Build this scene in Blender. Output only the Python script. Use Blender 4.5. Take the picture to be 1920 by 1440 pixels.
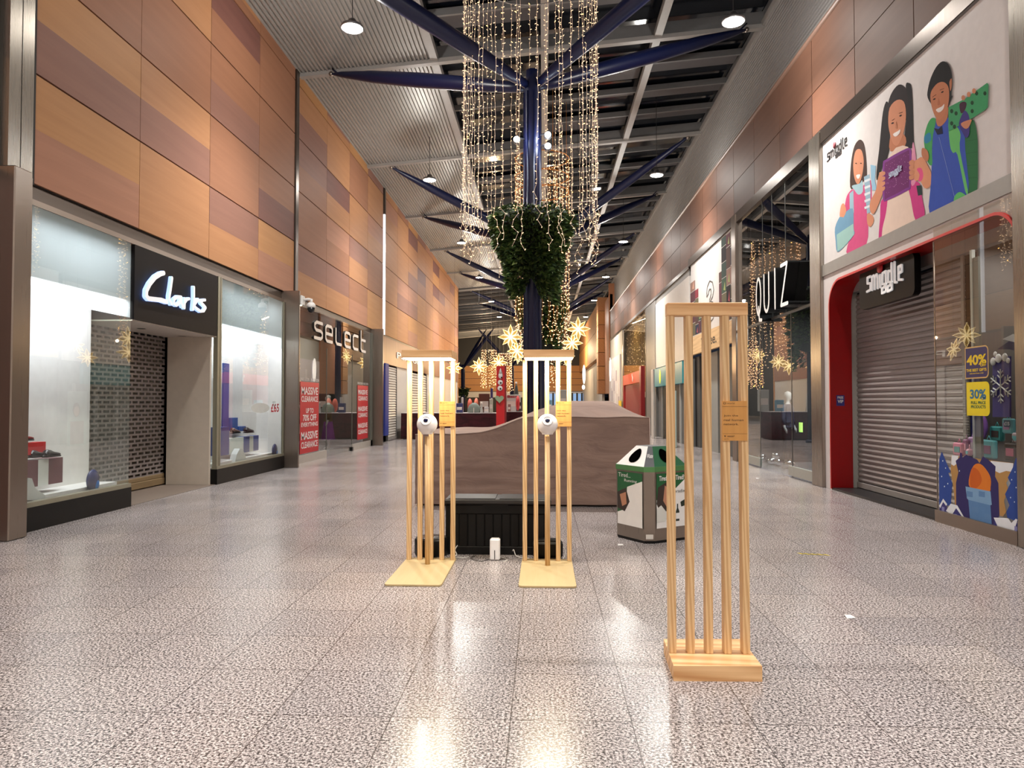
import bpy, math, random
from mathutils import Vector, Matrix

for o in list(bpy.data.objects):
    bpy.data.objects.remove(o)
C = bpy.context.scene.collection
PI = math.pi
random.seed(7)

# ------------------------------------------------------------------ camera
FPX, CAMH = 1331.0, 1.5
YAW, PIT = math.atan(58 / FPX), math.atan(35 / FPX)
cam = bpy.data.cameras.new('camera')
cam.sensor_fit = 'HORIZONTAL'; cam.sensor_width = 36.0
cam.lens = FPX / 1920 * 36.0
cam.clip_start = .05; cam.clip_end = 400
camo = bpy.data.objects.new('camera', cam); C.objects.link(camo)
camo.location = (0, 0, CAMH)
camo.rotation_euler = (PI / 2 + PIT, 0, YAW)
bpy.context.scene.camera = camo

# ------------------------------------------------------------------ world and exposure
sc = bpy.context.scene
w = bpy.data.worlds.new('night'); sc.world = w; w.use_nodes = True
w.node_tree.nodes['Background'].inputs[0].default_value = (.016, .02, .03, 1)
w.node_tree.nodes['Background'].inputs[1].default_value = 1.0
sc.view_settings.view_transform = 'Standard'
sc.view_settings.look = 'None'
sc.view_settings.gamma = 1
sc.view_settings.use_curve_mapping = False
sc.view_settings.exposure = 0.0
try:
    sc.cycles.use_denoising = True
    sc.cycles.max_bounces = 7
    sc.cycles.use_adaptive_sampling = True
    sc.cycles.adaptive_threshold = .02
    sc.cycles.diffuse_bounces = 4
    sc.cycles.glossy_bounces = 4
    sc.cycles.transparent_max_bounces = 16
    sc.cycles.sample_clamp_indirect = 4.0
    sc.cycles.caustics_reflective = False
    sc.cycles.caustics_refractive = False
except Exception:
    pass

HALL_E = 2500.0       # one high-bay lamp of the hall, watts
LAMP_Z = 8.5

# ------------------------------------------------------------------ pixel -> point on a plane of the place
_f = (-math.sin(YAW) * math.cos(PIT), math.cos(YAW) * math.cos(PIT), math.sin(PIT))
_r = (math.cos(YAW), math.sin(YAW), 0)
_u = (math.sin(YAW) * math.sin(PIT), -math.cos(YAW) * math.sin(PIT), math.cos(PIT))
def _on(ax, v, px, py):
    a = (px - 960) / FPX; b = (720 - py) / FPX
    d = [_f[i] + a * _r[i] + b * _u[i] for i in range(3)]
    o = (0, 0, CAMH); t = (v - o[ax]) / d[ax]
    return [o[i] + t * d[i] for i in range(3)]
def atX(X, px, py=755): return _on(0, X, px, py)
def atY(Y, px, py): return _on(1, Y, px, py)
def atZ(Z, px, py): return _on(2, Z, px, py)
def yL(px, X=-6.0): return atX(X, px)[1]
def yR(px, X=5.0): return atX(X, px)[1]

# ------------------------------------------------------------------ materials
def s2l(c):
    c = c / 255.0
    return c / 12.92 if c <= .04045 else ((c + .055) / 1.055) ** 2.4
def lin(rgb): return (s2l(rgb[0]), s2l(rgb[1]), s2l(rgb[2]), 1)
_M = {}
def mat(rgb, rough=.6, metal=0.0, emit=0.0, spec=.5, name=None, ecol=None, alpha=None):
    key = (tuple(rgb), rough, metal, emit, spec, name)
    if key in _M: return _M[key]
    m = bpy.data.materials.new(name or 'paint'); m.use_nodes = True
    b = m.node_tree.nodes['Principled BSDF']
    b.inputs['Base Color'].default_value = lin(rgb)
    b.inputs['Roughness'].default_value = rough
    b.inputs['Metallic'].default_value = metal
    b.inputs['Specular IOR Level'].default_value = spec
    if emit:
        b.inputs['Emission Color'].default_value = lin(ecol or rgb)
        b.inputs['Emission Strength'].default_value = emit
    # a faint mottling so that no surface is a dead flat colour
    nt = m.node_tree
    if not emit:
        n = nt.nodes.new('ShaderNodeTexNoise'); n.inputs['Scale'].default_value = 9
        tc = nt.nodes.new('ShaderNodeTexCoord'); nt.links.new(tc.outputs['Object'], n.inputs['Vector'])
        mr = nt.nodes.new('ShaderNodeMapRange')
        mr.inputs['To Min'].default_value = .93; mr.inputs['To Max'].default_value = 1.07
        nt.links.new(n.outputs['Fac'], mr.inputs['Value'])
        mx = nt.nodes.new('ShaderNodeVectorMath'); mx.operation = 'SCALE'
        mx.inputs[0].default_value = lin(rgb)[:3]
        nt.links.new(mr.outputs[0], mx.inputs['Scale'])
        nt.links.new(mx.outputs[0], b.inputs['Base Color'])
    _M[key] = m
    return m

def wood(rgb1, rgb2, axis=0, scale=1.0, rough=.5, name='wood', bump=0.0, ring=.25, grain=.4, coat=0):
    """procedural timber: grain stretched along axis"""
    m = bpy.data.materials.new(name); m.use_nodes = True
    nt = m.node_tree; b = nt.nodes['Principled BSDF']
    tc = nt.nodes.new('ShaderNodeTexCoord'); mp = nt.nodes.new('ShaderNodeMapping')
    nt.links.new(tc.outputs['Object'], mp.inputs['Vector'])
    sv = [14 * scale] * 3; sv[axis] = .7 * scale
    mp.inputs['Scale'].default_value = sv
    n = nt.nodes.new('ShaderNodeTexNoise'); n.inputs['Scale'].default_value = 1.5
    n.inputs['Detail'].default_value = 5; n.inputs['Distortion'].default_value = 1.2
    nt.links.new(mp.outputs[0], n.inputs['Vector'])
    wv = nt.nodes.new('ShaderNodeTexWave'); wv.inputs['Scale'].default_value = .35
    wv.bands_direction = 'DIAGONAL'
    wv.inputs['Distortion'].default_value = 7; wv.inputs['Detail'].default_value = 3
    wv.inputs['Detail Scale'].default_value = .6
    nt.links.new(mp.outputs[0], wv.inputs['Vector'])
    mix = nt.nodes.new('ShaderNodeMix'); mix.data_type = 'FLOAT'; mix.inputs['Factor'].default_value = ring
    nt.links.new(n.outputs['Fac'], mix.inputs['A']); nt.links.new(wv.outputs['Fac'], mix.inputs['B'])
    cr = nt.nodes.new('ShaderNodeValToRGB')
    cr.color_ramp.elements[0].position = .5 - grain / 2; cr.color_ramp.elements[1].position = .5 + grain / 2
    cr.color_ramp.elements[0].color = lin(rgb2); cr.color_ramp.elements[1].color = lin(rgb1)
    nt.links.new(mix.outputs['Result'], cr.inputs[0])
    nt.links.new(cr.outputs[0], b.inputs['Base Color'])
    b.inputs['Roughness'].default_value = rough
    b.inputs['Specular IOR Level'].default_value = .25
    return m

def granite():
    m = bpy.data.materials.new('granite_floor'); m.use_nodes = True
    nt = m.node_tree; b = nt.nodes['Principled BSDF']; L = nt.links
    tc = nt.nodes.new('ShaderNodeTexCoord')
    def noise(scale, detail=2, rough=.5):
        n = nt.nodes.new('ShaderNodeTexNoise'); n.inputs['Scale'].default_value = scale
        n.inputs['Detail'].default_value = detail; n.inputs['Roughness'].default_value = rough
        L.new(tc.outputs['Object'], n.inputs['Vector']); return n
    def ramp(src, stops):
        r = nt.nodes.new('ShaderNodeValToRGB'); e = r.color_ramp.elements
        e[0].position, e[0].color = stops[0]; e[1].position, e[1].color = stops[1]
        for p, c in stops[2:]:
            k = e.new(p); k.color = c
        L.new(src, r.inputs[0]); return r
    n1 = noise(75, 2, .6); n2 = noise(130, 1, .5); n3 = noise(.7, 2)
    base = ramp(n1.outputs['Fac'], [(.37, lin((64, 60, 60))), (.45, lin((134, 128, 128))), (.53, lin((194, 185, 183))), (.64, lin((226, 219, 218)))])
    spk = ramp(n2.outputs['Fac'], [(.38, lin((66, 62, 64))), (.45, (1, 1, 1, 1))])
    mu = nt.nodes.new('ShaderNodeMix'); mu.data_type = 'RGBA'; mu.blend_type = 'MULTIPLY'; mu.inputs['Factor'].default_value = .8
    L.new(base.outputs[0], mu.inputs['A']); L.new(spk.outputs[0], mu.inputs['B'])
    # slab pattern: joints and a little change of tone from slab to slab
    mp = nt.nodes.new('ShaderNodeMapping'); mp.inputs['Location'].default_value = (.155 / .57, -(3.40 - .57 * 6) / .57, 0)
    mp.inputs['Scale'].default_value = (1 / .57, 1 / .57, 1 / .57)
    L.new(tc.outputs['Object'], mp.inputs['Vector'])
    br = nt.nodes.new('ShaderNodeTexBrick'); br.offset = 0; br.squash = 1
    br.inputs['Scale'].default_value = 1; br.inputs['Brick Width'].default_value = 1; br.inputs['Row Height'].default_value = 1
    br.inputs['Mortar Size'].default_value = .0055; br.inputs['Mortar Smooth'].default_value = .3
    br.inputs['Bias'].default_value = 0
    br.inputs['Color1'].default_value = (.84, .84, .86, 1); br.inputs['Color2'].default_value = (1.0, .985, .975, 1)
    br.inputs['Mortar'].default_value = (.28, .26, .25, 1)
    L.new(mp.outputs[0], br.inputs['Vector'])
    m2 = nt.nodes.new('ShaderNodeMix'); m2.data_type = 'RGBA'; m2.blend_type = 'MULTIPLY'; m2.inputs['Factor'].default_value = 1
    L.new(mu.outputs['Result'], m2.inputs['A']); L.new(br.outputs['Color'], m2.inputs['B'])
    st = ramp(n3.outputs['Fac'], [(.35, (.9, .89, .88, 1)), (.6, (1, 1, 1, 1))])
    m3 = nt.nodes.new('ShaderNodeMix'); m3.data_type = 'RGBA'; m3.blend_type = 'MULTIPLY'; m3.inputs['Factor'].default_value = 1
    L.new(m2.outputs['Result'], m3.inputs['A']); L.new(st.outputs[0], m3.inputs['B'])
    L.new(m3.outputs['Result'], b.inputs['Base Color'])
    rr = nt.nodes.new('ShaderNodeMapRange'); rr.inputs['To Min'].default_value = .15; rr.inputs['To Max'].default_value = .30
    L.new(n3.outputs['Fac'], rr.inputs['Value']); L.new(rr.outputs[0], b.inputs['Roughness'])
    b.inputs['Specular IOR Level'].default_value = .5
    return m

def glass_mat(tint=(.93, .97, .95), refl=1.0, name='glass'):
    m = bpy.data.materials.new(name); m.use_nodes = True
    nt = m.node_tree; nt.nodes.clear(); L = nt.links
    out = nt.nodes.new('ShaderNodeOutputMaterial')
    tr = nt.nodes.new('ShaderNodeBsdfTransparent'); tr.inputs[0].default_value = (*tint, 1)
    gl = nt.nodes.new('ShaderNodeBsdfGlossy'); gl.inputs['Roughness'].default_value = .01
    gl.inputs['Color'].default_value = (refl, refl, refl, 1)
    fr = nt.nodes.new('ShaderNodeFresnel')
    ge = nt.nodes.new('ShaderNodeNewGeometry'); mr = nt.nodes.new('ShaderNodeMapRange')
    mr.inputs['To Min'].default_value = 1.55; mr.inputs['To Max'].default_value = 1 / 1.55
    L.new(ge.outputs['Backfacing'], mr.inputs['Value']); L.new(mr.outputs[0], fr.inputs['IOR'])
    mx = nt.nodes.new('ShaderNodeMixShader')
    mu = nt.nodes.new('ShaderNodeMath'); mu.operation = 'MULTIPLY'; mu.inputs[1].default_value = 1.7; mu.use_clamp = True
    L.new(fr.outputs[0], mu.inputs[0]); L.new(mu.outputs[0], mx.inputs[0])
    L.new(tr.outputs[0], mx.inputs[1]); L.new(gl.outputs[0], mx.inputs[2]); L.new(mx.outputs[0], out.inputs[0])
    return m

def film_mat():
    m = bpy.data.materials.new('frosted_film'); m.use_nodes = True
    nt = m.node_tree; nt.nodes.clear(); L = nt.links
    out = nt.nodes.new('ShaderNodeOutputMaterial')
    tl = nt.nodes.new('ShaderNodeBsdfTranslucent'); tl.inputs[0].default_value = (.8, .87, .88, 1)
    df = nt.nodes.new('ShaderNodeBsdfDiffuse'); df.inputs[0].default_value = (.55, .6, .6, 1)
    mx = nt.nodes.new('ShaderNodeMixShader'); mx.inputs[0].default_value = .35
    L.new(tl.outputs[0], mx.inputs[1]); L.new(df.outputs[0], mx.inputs[2]); L.new(mx.outputs[0], out.inputs[0])
    return m

def crinkle(rgb, rgb2, name='cloth', rough=.75, bump=.5, scale=1.6):
    m = bpy.data.materials.new(name); m.use_nodes = True
    nt = m.node_tree; b = nt.nodes['Principled BSDF']; L = nt.links
    tc = nt.nodes.new('ShaderNodeTexCoord')
    mp = nt.nodes.new('ShaderNodeMapping'); mp.inputs['Scale'].default_value = (1, 1, 3.2); mp.inputs['Rotation'].default_value = (0, .25, 0)
    L.new(tc.outputs['Object'], mp.inputs['Vector'])
    n = nt.nodes.new('ShaderNodeTexNoise'); n.inputs['Scale'].default_value = scale; n.inputs['Detail'].default_value = 4; n.inputs['Distortion'].default_value = .8
    L.new(mp.outputs[0], n.inputs['Vector'])
    cr = nt.nodes.new('ShaderNodeValToRGB'); cr.color_ramp.elements[0].color = lin(rgb2); cr.color_ramp.elements[1].color = lin(rgb)
    cr.color_ramp.elements[0].position = .35; cr.color_ramp.elements[1].position = .6
    L.new(n.outputs['Fac'], cr.inputs[0]); L.new(cr.outputs[0], b.inputs['Base Color'])
    bp = nt.nodes.new('ShaderNodeBump'); bp.inputs['Strength'].default_value = bump; bp.inputs['Distance'].default_value = .05
    L.new(n.outputs['Fac'], bp.inputs['Height']); L.new(bp.outputs[0], b.inputs['Normal'])
    b.inputs['Roughness'].default_value = rough
    return m

def brushed(rgb, rough=.3, name='brushed_steel'):
    m = bpy.data.materials.new(name); m.use_nodes = True
    nt = m.node_tree; b = nt.nodes['Principled BSDF']; L = nt.links
    tc = nt.nodes.new('ShaderNodeTexCoord')
    mp = nt.nodes.new('ShaderNodeMapping'); mp.inputs['Scale'].default_value = (60, 60, .6)
    L.new(tc.outputs['Object'], mp.inputs['Vector'])
    n = nt.nodes.new('ShaderNodeTexNoise'); n.inputs['Scale'].default_value = 2; n.inputs['Detail'].default_value = 3
    L.new(mp.outputs[0], n.inputs['Vector'])
    mr = nt.nodes.new('ShaderNodeMapRange'); mr.inputs['To Min'].default_value = rough - .08; mr.inputs['To Max'].default_value = rough + .1
    L.new(n.outputs['Fac'], mr.inputs['Value']); L.new(mr.outputs[0], b.inputs['Roughness'])
    b.inputs['Base Color'].default_value = lin(rgb); b.inputs['Metallic'].default_value = .9
    try: b.inputs['Anisotropic'].default_value = .6
    except Exception: pass
    return m

FLOOR = granite()
GLASS = glass_mat(); GLASSG = glass_mat((.80, .86, .80), name='green_tinted_glass')
GLASSD = glass_mat((.75, .8, .78), name='dark_tinted_glass')
FILM = film_mat()
STEEL = brushed((150, 138, 128)); STEELD = brushed((105, 95, 88), .35, 'dark_bronze_steel'); STEELB = brushed((158, 150, 140), .28, 'bright_steel')
PANELS = [wood(a, b_, 1, .5, .6, 'cladding_' + n, ring=.15, grain=.7) for n, a, b_ in (
    ('tan', (184, 134, 94), (170, 120, 82)), ('amber', (190, 140, 92), (176, 126, 80)), ('pink', (178, 128, 102), (164, 116, 92)),
    ('mauve', (150, 108, 92), (138, 98, 84)), ('brown', (160, 112, 84), (148, 102, 76)), ('maroon', (128, 86, 76), (116, 76, 68)))]
PINE = wood((226, 196, 150), (202, 162, 114), 2, 5.0, .45, 'pine_upright', ring=.5, grain=.5)
PINEX = wood((238, 200, 150), (196, 144, 94), 0, 1.5, .45, 'pine_rail', ring=.4, grain=.6)
BIRCH = wood((196, 176, 134), (186, 164, 122), 1, 1.5, .5, 'birch_plate', ring=.2, grain=.9)
PLATE = wood((214, 160, 92), (200, 146, 82), 2, 2, .5, 'veneer_plate', ring=.2, grain=.8)
WHITE = mat((226, 224, 222), .5, name='white_paint'); OFFW = mat((200, 196, 190), .55, name='off_white_paint')
BLACK = mat((10, 10, 11), .4, spec=.25, name='black_laminate'); BLK2 = mat((16, 16, 17), .5, spec=.25, name='black_plastic')
DARK = mat((38, 37, 36), .6, name='dark_grey'); GREY = mat((120, 118, 115), .5, name='grey_paint')
BLUE = mat((13, 22, 60), .35, name='dark_blue_enamel')

# ------------------------------------------------------------------ mesh building
WL = {}
class MB:
    def __init__(s): s.v = []; s.f = []; s.m = []; s.sm = []
    def add(s, vs, fs, m=0, smooth=False):
        k = len(s.v); s.v += [tuple(p) for p in vs]
        for f in fs:
            s.f.append([k + i for i in f]); s.m.append(m); s.sm.append(smooth)
        return s
    def box(s, x0, x1, y0, y1, z0, z1, m=0, bev=0.0):
        if x0 > x1: x0, x1 = x1, x0
        if y0 > y1: y0, y1 = y1, y0
        if z0 > z1: z0, z1 = z1, z0
        if bev > 0:
            b = min(bev, (x1 - x0) / 2.1, (y1 - y0) / 2.1, (z1 - z0) / 2.1)
            vs = []
            for (X, bx) in ((x0, 1), (x1, -1)):
                for (Y, by) in ((y0, 1), (y1, -1)):
                    for (Z, bz) in ((z0, 1), (z1, -1)):
                        vs += [(X, Y + by * b, Z + bz * b), (X + bx * b, Y, Z + bz * b), (X + bx * b, Y + by * b, Z)]
            def c(i, j, k): return (i * 4 + j * 2 + k) * 3
            F = []
            for i in (0, 1):
                q = [c(i, 0, 0), c(i, 1, 0), c(i, 1, 1), c(i, 0, 1)]; F.append(q if i else q[::-1])
            for j in (0, 1):
                q = [c(0, j, 0) + 1, c(1, j, 0) + 1, c(1, j, 1) + 1, c(0, j, 1) + 1]; F.append(q[::-1] if j else q)
            for k in (0, 1):
                q = [c(0, 0, k) + 2, c(1, 0, k) + 2, c(1, 1, k) + 2, c(0, 1, k) + 2]; F.append(q if k else q[::-1])
            for j in (0, 1):
                for k in (0, 1):
                    q = [c(0, j, k) + 1, c(1, j, k) + 1, c(1, j, k) + 2, c(0, j, k) + 2]; F.append(q if (j == k) == False else q[::-1])
            for i in (0, 1):
                for k in (0, 1):
                    q = [c(i, 0, k), c(i, 1, k), c(i, 1, k) + 2, c(i, 0, k) + 2]; F.append(q if (i == k) else q[::-1])
            for i in (0, 1):
                for j in (0, 1):
                    q = [c(i, j, 0), c(i, j, 1), c(i, j, 1) + 1, c(i, j, 0) + 1]; F.append(q if (i != j) else q[::-1])
            for i in (0, 1):
                for j in (0, 1):
                    for k in (0, 1):
                        q = [c(i, j, k), c(i, j, k) + 1, c(i, j, k) + 2]; F.append(q)
            return s.add(vs, F, m)
        vs = [(x0, y0, z0), (x1, y0, z0), (x1, y1, z0), (x0, y1, z0), (x0, y0, z1), (x1, y0, z1), (x1, y1, z1), (x0, y1, z1)]
        return s.add(vs, [(0, 3, 2, 1), (4, 5, 6, 7), (0, 1, 5, 4), (1, 2, 6, 5), (2, 3, 7, 6), (3, 0, 4, 7)], m)
    def prism(s, pts, vec, m=0, smooth=False):
        n = len(pts); vec = Vector(vec)
        vs = [Vector(p) for p in pts] + [Vector(p) + vec for p in pts]
        fs = [list(range(n))[::-1], list(range(n, 2 * n))] + [(i, (i + 1) % n, n + (i + 1) % n, n + i) for i in range(n)]
        return s.add(vs, fs, m, smooth)
    def tube(s, pts, r, n=6, m=0, smooth=True, caps=True):
        pts = [Vector(p) for p in pts]
        rs = r if isinstance(r, (list, tuple)) else [r] * len(pts)
        rings = []; up = None
        for i, p in enumerate(pts):
            d = (pts[min(i + 1, len(pts) - 1)] - pts[max(i - 1, 0)])
            if d.length < 1e-9: d = Vector((0, 0, 1))
            d.normalize()
            if up is None or abs(up.dot(d)) > .95:
                up = Vector((0, 0, 1)) if abs(d.z) < .9 else Vector((1, 0, 0))
            a = d.cross(up).normalized(); b = a.cross(d).normalized(); up = b
            rings.append([p + (a * math.cos(2 * PI * k / n) + b * math.sin(2 * PI * k / n)) * rs[i] for k in range(n)])
        vs = [v for ring in rings for v in ring]; fs = []
        for i in range(len(pts) - 1):
            for k in range(n):
                fs.append((i * n + k, i * n + (k + 1) % n, (i + 1) * n + (k + 1) % n, (i + 1) * n + k))
        if caps:
            fs.append(list(range(n))[::-1]); fs.append([(len(pts) - 1) * n + k for k in range(n)])
        return s.add(vs, fs, m, smooth)
    def lathe(s, prof, c=(0, 0, 0), n=24, m=0, smooth=True, sx=1, sy=1, rot=None):
        vs = []; fs = []
        for (r, z) in prof:
            for k in range(n):
                a = 2 * PI * k / n
                p = Vector((r * math.cos(a) * sx, r * math.sin(a) * sy, z))
                if rot: p = rot @ p
                vs.append(p + Vector(c))
        for i in range(len(prof) - 1):
            for k in range(n):
                fs.append((i * n + k, i * n + (k + 1) % n, (i + 1) * n + (k + 1) % n, (i + 1) * n + k))
        if prof[0][0] > 1e-6: fs.append(list(range(n))[::-1])
        if prof[-1][0] > 1e-6: fs.append([(len(prof) - 1) * n + k for k in range(n)])
        return s.add(vs, fs, m, smooth)
    def ball(s, c, r, n=16, m=0, sz=1, sx=1, sy=1, rot=None):
        h = max(6, n // 2)
        return s.lathe([(max(r * math.sin(PI * i / h), 1e-5), -r * math.cos(PI * i / h) * sz) for i in range(h + 1)], c, n, m, True, sx, sy, rot)
    def build(s, name, mats, parent=None, loc=None):
        if not isinstance(mats, (list, tuple)): mats = [mats]
        if parent is not None: base = WL[parent]
        elif loc is not None: base = Vector(loc)
        else:
            xs = [v[0] for v in s.v]; ys = [v[1] for v in s.v]; zs = [v[2] for v in s.v]
            base = Vector(((min(xs) + max(xs)) / 2, (min(ys) + max(ys)) / 2, min(zs)))
        me = bpy.data.meshes.new(name)
        me.from_pydata([(v[0] - base[0], v[1] - base[1], v[2] - base[2]) for v in s.v], [], s.f)
        for mm in mats: me.materials.append(mm)
        me.polygons.foreach_set('material_index', s.m)
        me.polygons.foreach_set('use_smooth', s.sm)
        me.update()
        o = bpy.data.objects.new(name, me); C.objects.link(o)
        if parent is not None: o.parent = parent
        else: o.location = base
        WL[o] = Vector(base)
        return o

def empty(name, loc):
    o = bpy.data.objects.new(name, None); C.objects.link(o); o.location = loc; o.empty_display_size = .2
    WL[o] = Vector(loc); return o
def tag(o, label=None, cat=None, group=None, kind=None):
    if label: o['label'] = label
    if cat: o['category'] = cat
    if group: o['group'] = group
    if kind: o['kind'] = kind
    return o
def S(o): return tag(o, kind='structure')
def copy_tree(o, parent=None):
    c = o.copy(); C.objects.link(c); c.parent = parent; WL[c] = WL[o]
    for ch in list(o.children): copy_tree(ch, c)
    return c
def lamp(name, kind, loc, energy, color, parent=None, size=.2, rot=None, spot=None, blend=.6, sizey=None):
    d = bpy.data.lights.new(name, kind); d.energy = energy; d.color = color
    if kind == 'AREA':
        d.size = size
        if sizey: d.shape = 'RECTANGLE'; d.size_y = sizey
    else: d.shadow_soft_size = size
    if spot: d.spot_size = spot; d.spot_blend = blend
    o = bpy.data.objects.new(name, d); C.objects.link(o)
    if parent is not None: o.parent = parent; o.location = Vector(loc) - WL[parent]
    else: o.location = loc
    if rot: o.rotation_euler = rot
    return o

# ------------------------------------------------------------------ writing
_TC = {}
def text2d(s, bold=0.0):
    key = (s, bold)
    if key in _TC: return _TC[key]
    cu = bpy.data.curves.new('t', 'FONT'); cu.body = s; cu.size = 1; cu.offset = bold; cu.resolution_u = 4
    cu.fill_mode = 'FRONT' if hasattr(cu, 'fill_mode') else cu.fill_mode
    ob = bpy.data.objects.new('t', cu); C.objects.link(ob)
    dg = bpy.context.evaluated_depsgraph_get()
    me = bpy.data.meshes.new_from_object(ob.evaluated_get(dg))
    vs = [(v.co.x, v.co.y) for v in me.vertices]; fs = [list(p.vertices) for p in me.polygons]
    bpy.data.objects.remove(ob); bpy.data.curves.remove(cu); bpy.data.meshes.remove(me)
    xs = [v[0] for v in vs]; ys = [v[1] for v in vs]
    x0, x1, y0, y1 = min(xs), max(xs), min(ys), max(ys)
    vs = [((x - x0) / (x1 - x0), (y - y0) / (y1 - y0)) for x, y in vs]
    _TC[key] = (vs, fs); return _TC[key]
def put_text(mb, s, o, ux, uy, m=0, depth=None, bold=0.0):
    """writing in the box that starts at o and spans vectors ux (along) and uy (up)"""
    vs, fs = text2d(s, bold); o, ux, uy = Vector(o), Vector(ux), Vector(uy)
    P = [o + ux * a + uy * b for a, b in vs]
    mb.add(P, fs, m)
    if depth:
        nrm = ux.cross(uy).normalized() * depth; n = len(P)
        mb.add([p + nrm for p in P], fs, m)
        ed = {}
        for f in fs:
            for i in range(len(f)):
                e = (f[i], f[(i + 1) % len(f)]); k = tuple(sorted(e)); ed.setdefault(k, []).append(e)
        for k, l in ed.items():
            if len(l) == 1:
                a, b = l[0]; mb.add([P[a], P[b], P[b] + nrm, P[a] + nrm], [(0, 1, 2, 3)], m)
def strokes(mb, lines, o, ux, uy, wd, depth, m=0, mside=None):
    """lettering drawn as thick strokes with round joints; lines in a unit box"""
    o, ux, uy = Vector(o), Vector(ux), Vector(uy); nrm = ux.cross(uy).normalized()
    ms = m if mside is None else mside
    for line in lines:
        P = [o + ux * a + uy * b for a, b in line]
        for i, p in enumerate(P):
            k = 10
            ring = [p + (ux.normalized() * math.cos(2 * PI * j / k) + uy.normalized() * math.sin(2 * PI * j / k)) * wd / 2 for j in range(k)]
            e = 1e-4 * (i % 3)
            vs = ring + [q + nrm * (depth + e) for q in ring]
            mb.add(vs, [list(range(k, 2 * k))], m); mb.add(vs, [(j, (j + 1) % k, k + (j + 1) % k, k + j) for j in range(k)], ms)
            if i + 1 < len(P):
                q = P[i + 1]; d = (q - p)
                if d.length < 1e-6: continue
                d.normalize(); t = d.cross(nrm) * wd / 2; e2 = 1e-4 * (i % 2) + 5e-5
                vs = [p - t, q - t, q + t, p + t]; vs = vs + [v + nrm * (depth + e2) for v in vs]
                mb.add(vs, [(4, 5, 6, 7)], m); mb.add(vs, [(0, 1, 5, 4), (1, 2, 6, 5), (2, 3, 7, 6), (3, 0, 4, 7)], ms)
def arc(cx, cy, rx, ry, a0, a1, n=8):
    return [(cx + rx * math.cos(math.radians(a0 + (a1 - a0) * i / n)), cy + ry * math.sin(math.radians(a0 + (a1 - a0) * i / n))) for i in range(n + 1)]
def smooth(pts, n=4):
    out = []; N = len(pts)
    for i in range(N):
        p0, p1, p2, p3 = pts[i - 1], pts[i], pts[(i + 1) % N], pts[(i + 2) % N]
        for k in range(n):
            t = k / n
            out.append(tuple(.5 * ((2 * p1[j]) + (-p0[j] + p2[j]) * t + (2 * p0[j] - 5 * p1[j] + 4 * p2[j] - p3[j]) * t * t + (-p0[j] + 3 * p1[j] - 3 * p2[j] + p3[j]) * t ** 3) for j in (0, 1)))
    return out
class Art:
    """a printed picture lying on a plane of the place; shapes come as outlines, printed over each other"""
    def __init__(s, plane, step): s.plane = plane; s.step = step; s.k = 0; s.mb = MB(); s.mats = []
    def mi(s, rgb, rough=.5):
        m = mat(rgb, .8, spec=.15, name='print_ink')
        if m not in s.mats: s.mats.append(m)
        return s.mats.index(m)
    def poly(s, pts, rgb, sm=True, rough=.5, layer=None):
        if sm: pts = smooth(pts, 3)
        s.k += 1
        off = s.step * (s.k if layer is None else layer)
        s.mb.add([s.plane(p[0], p[1], off) for p in pts], [list(range(len(pts)))], s.mi(rgb, rough))
    def line(s, pts, wpx, rgb):
        for a, b in zip(pts[:-1], pts[1:]):
            dx, dy = b[0] - a[0], b[1] - a[1]; l = math.hypot(dx, dy) or 1; nx, ny = -dy / l * wpx / 2, dx / l * wpx / 2
            s.poly([(a[0] - nx, a[1] - ny), (b[0] - nx, b[1] - ny), (b[0] + nx, b[1] + ny), (a[0] + nx, a[1] + ny)], rgb, False, layer=s.k + 1)
    def ell(s, x, y, rx, ry, rgb, rot=0):
        c, q = math.cos(rot), math.sin(rot)
        s.poly([(x + rx * math.cos(t * PI / 8) * c - ry * math.sin(t * PI / 8) * q, y + rx * math.cos(t * PI / 8) * q + ry * math.sin(t * PI / 8) * c) for t in range(16)], rgb, False)

def roofz(X): return 9.62 + .086 * (X + 6)
LINE = mat((30, 24, 20), .7, name='dark_joint')  # dark colour of the seams and grooves

# ================================================================== THE SETTING
b = MB(); b.box(-16, 12, -14, 96, -.3, 0)
S(b.build('floor', FLOOR, loc=(0, 0, 0)))

# --- left wall: timber-look cladding in bands, dark joints
def cladding(name, X, sgn, y_edges, z_edges, fixed, seed, thick=.05):
    rnd = random.Random(seed); mb = MB(); g = .012
    mb.box(X - sgn * .12, X - sgn * thick * .6, y_edges[0], y_edges[-1], z_edges[0], z_edges[-1], len(PANELS))
    for i in range(len(y_edges) - 1):
        for j in range(len(z_edges) - 1):
            y0, y1, z0, z1 = y_edges[i] + g / 2, y_edges[i + 1] - g / 2, z_edges[j] + g, z_edges[j + 1] - g
            zm = (z0 + z1) / 2
            up, lo = fixed.get((i, j), (None, None))
            base = rnd.choice([0, 0, 1, 4, 0, 0]); odd = seed >= 11 and rnd.random() < .55
            if up is None:
                up = rnd.choice([base, base, base, 3, 5, 2]); lo = rnd.choice([base, base, base, 3, 2, 4])
                if odd: up = lo = base
            mb.box(X - sgn * thick, X, y0, y1, z0, zm, lo); mb.box(X - sgn * thick, X, y0, y1, zm, z1, up)
    return S(mb.build(name, PANELS + [LINE], loc=(X, 0, 0)))
ZE = [4.08, 5.40, 6.71, 8.02, 9.33, 9.75]
yb = [-12, -10.1, -7.9, -5.7, -3.5, -1.3, .9, 3.1, 5.2, 7.45]
cladding('wall_left', -6.0, 1, yb, ZE, {(8, 0): (0, 0), (8, 1): (3, 3)}, 3)
ye = [8.05, 10.24, 12.45, 14.66, 16.8]
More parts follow.
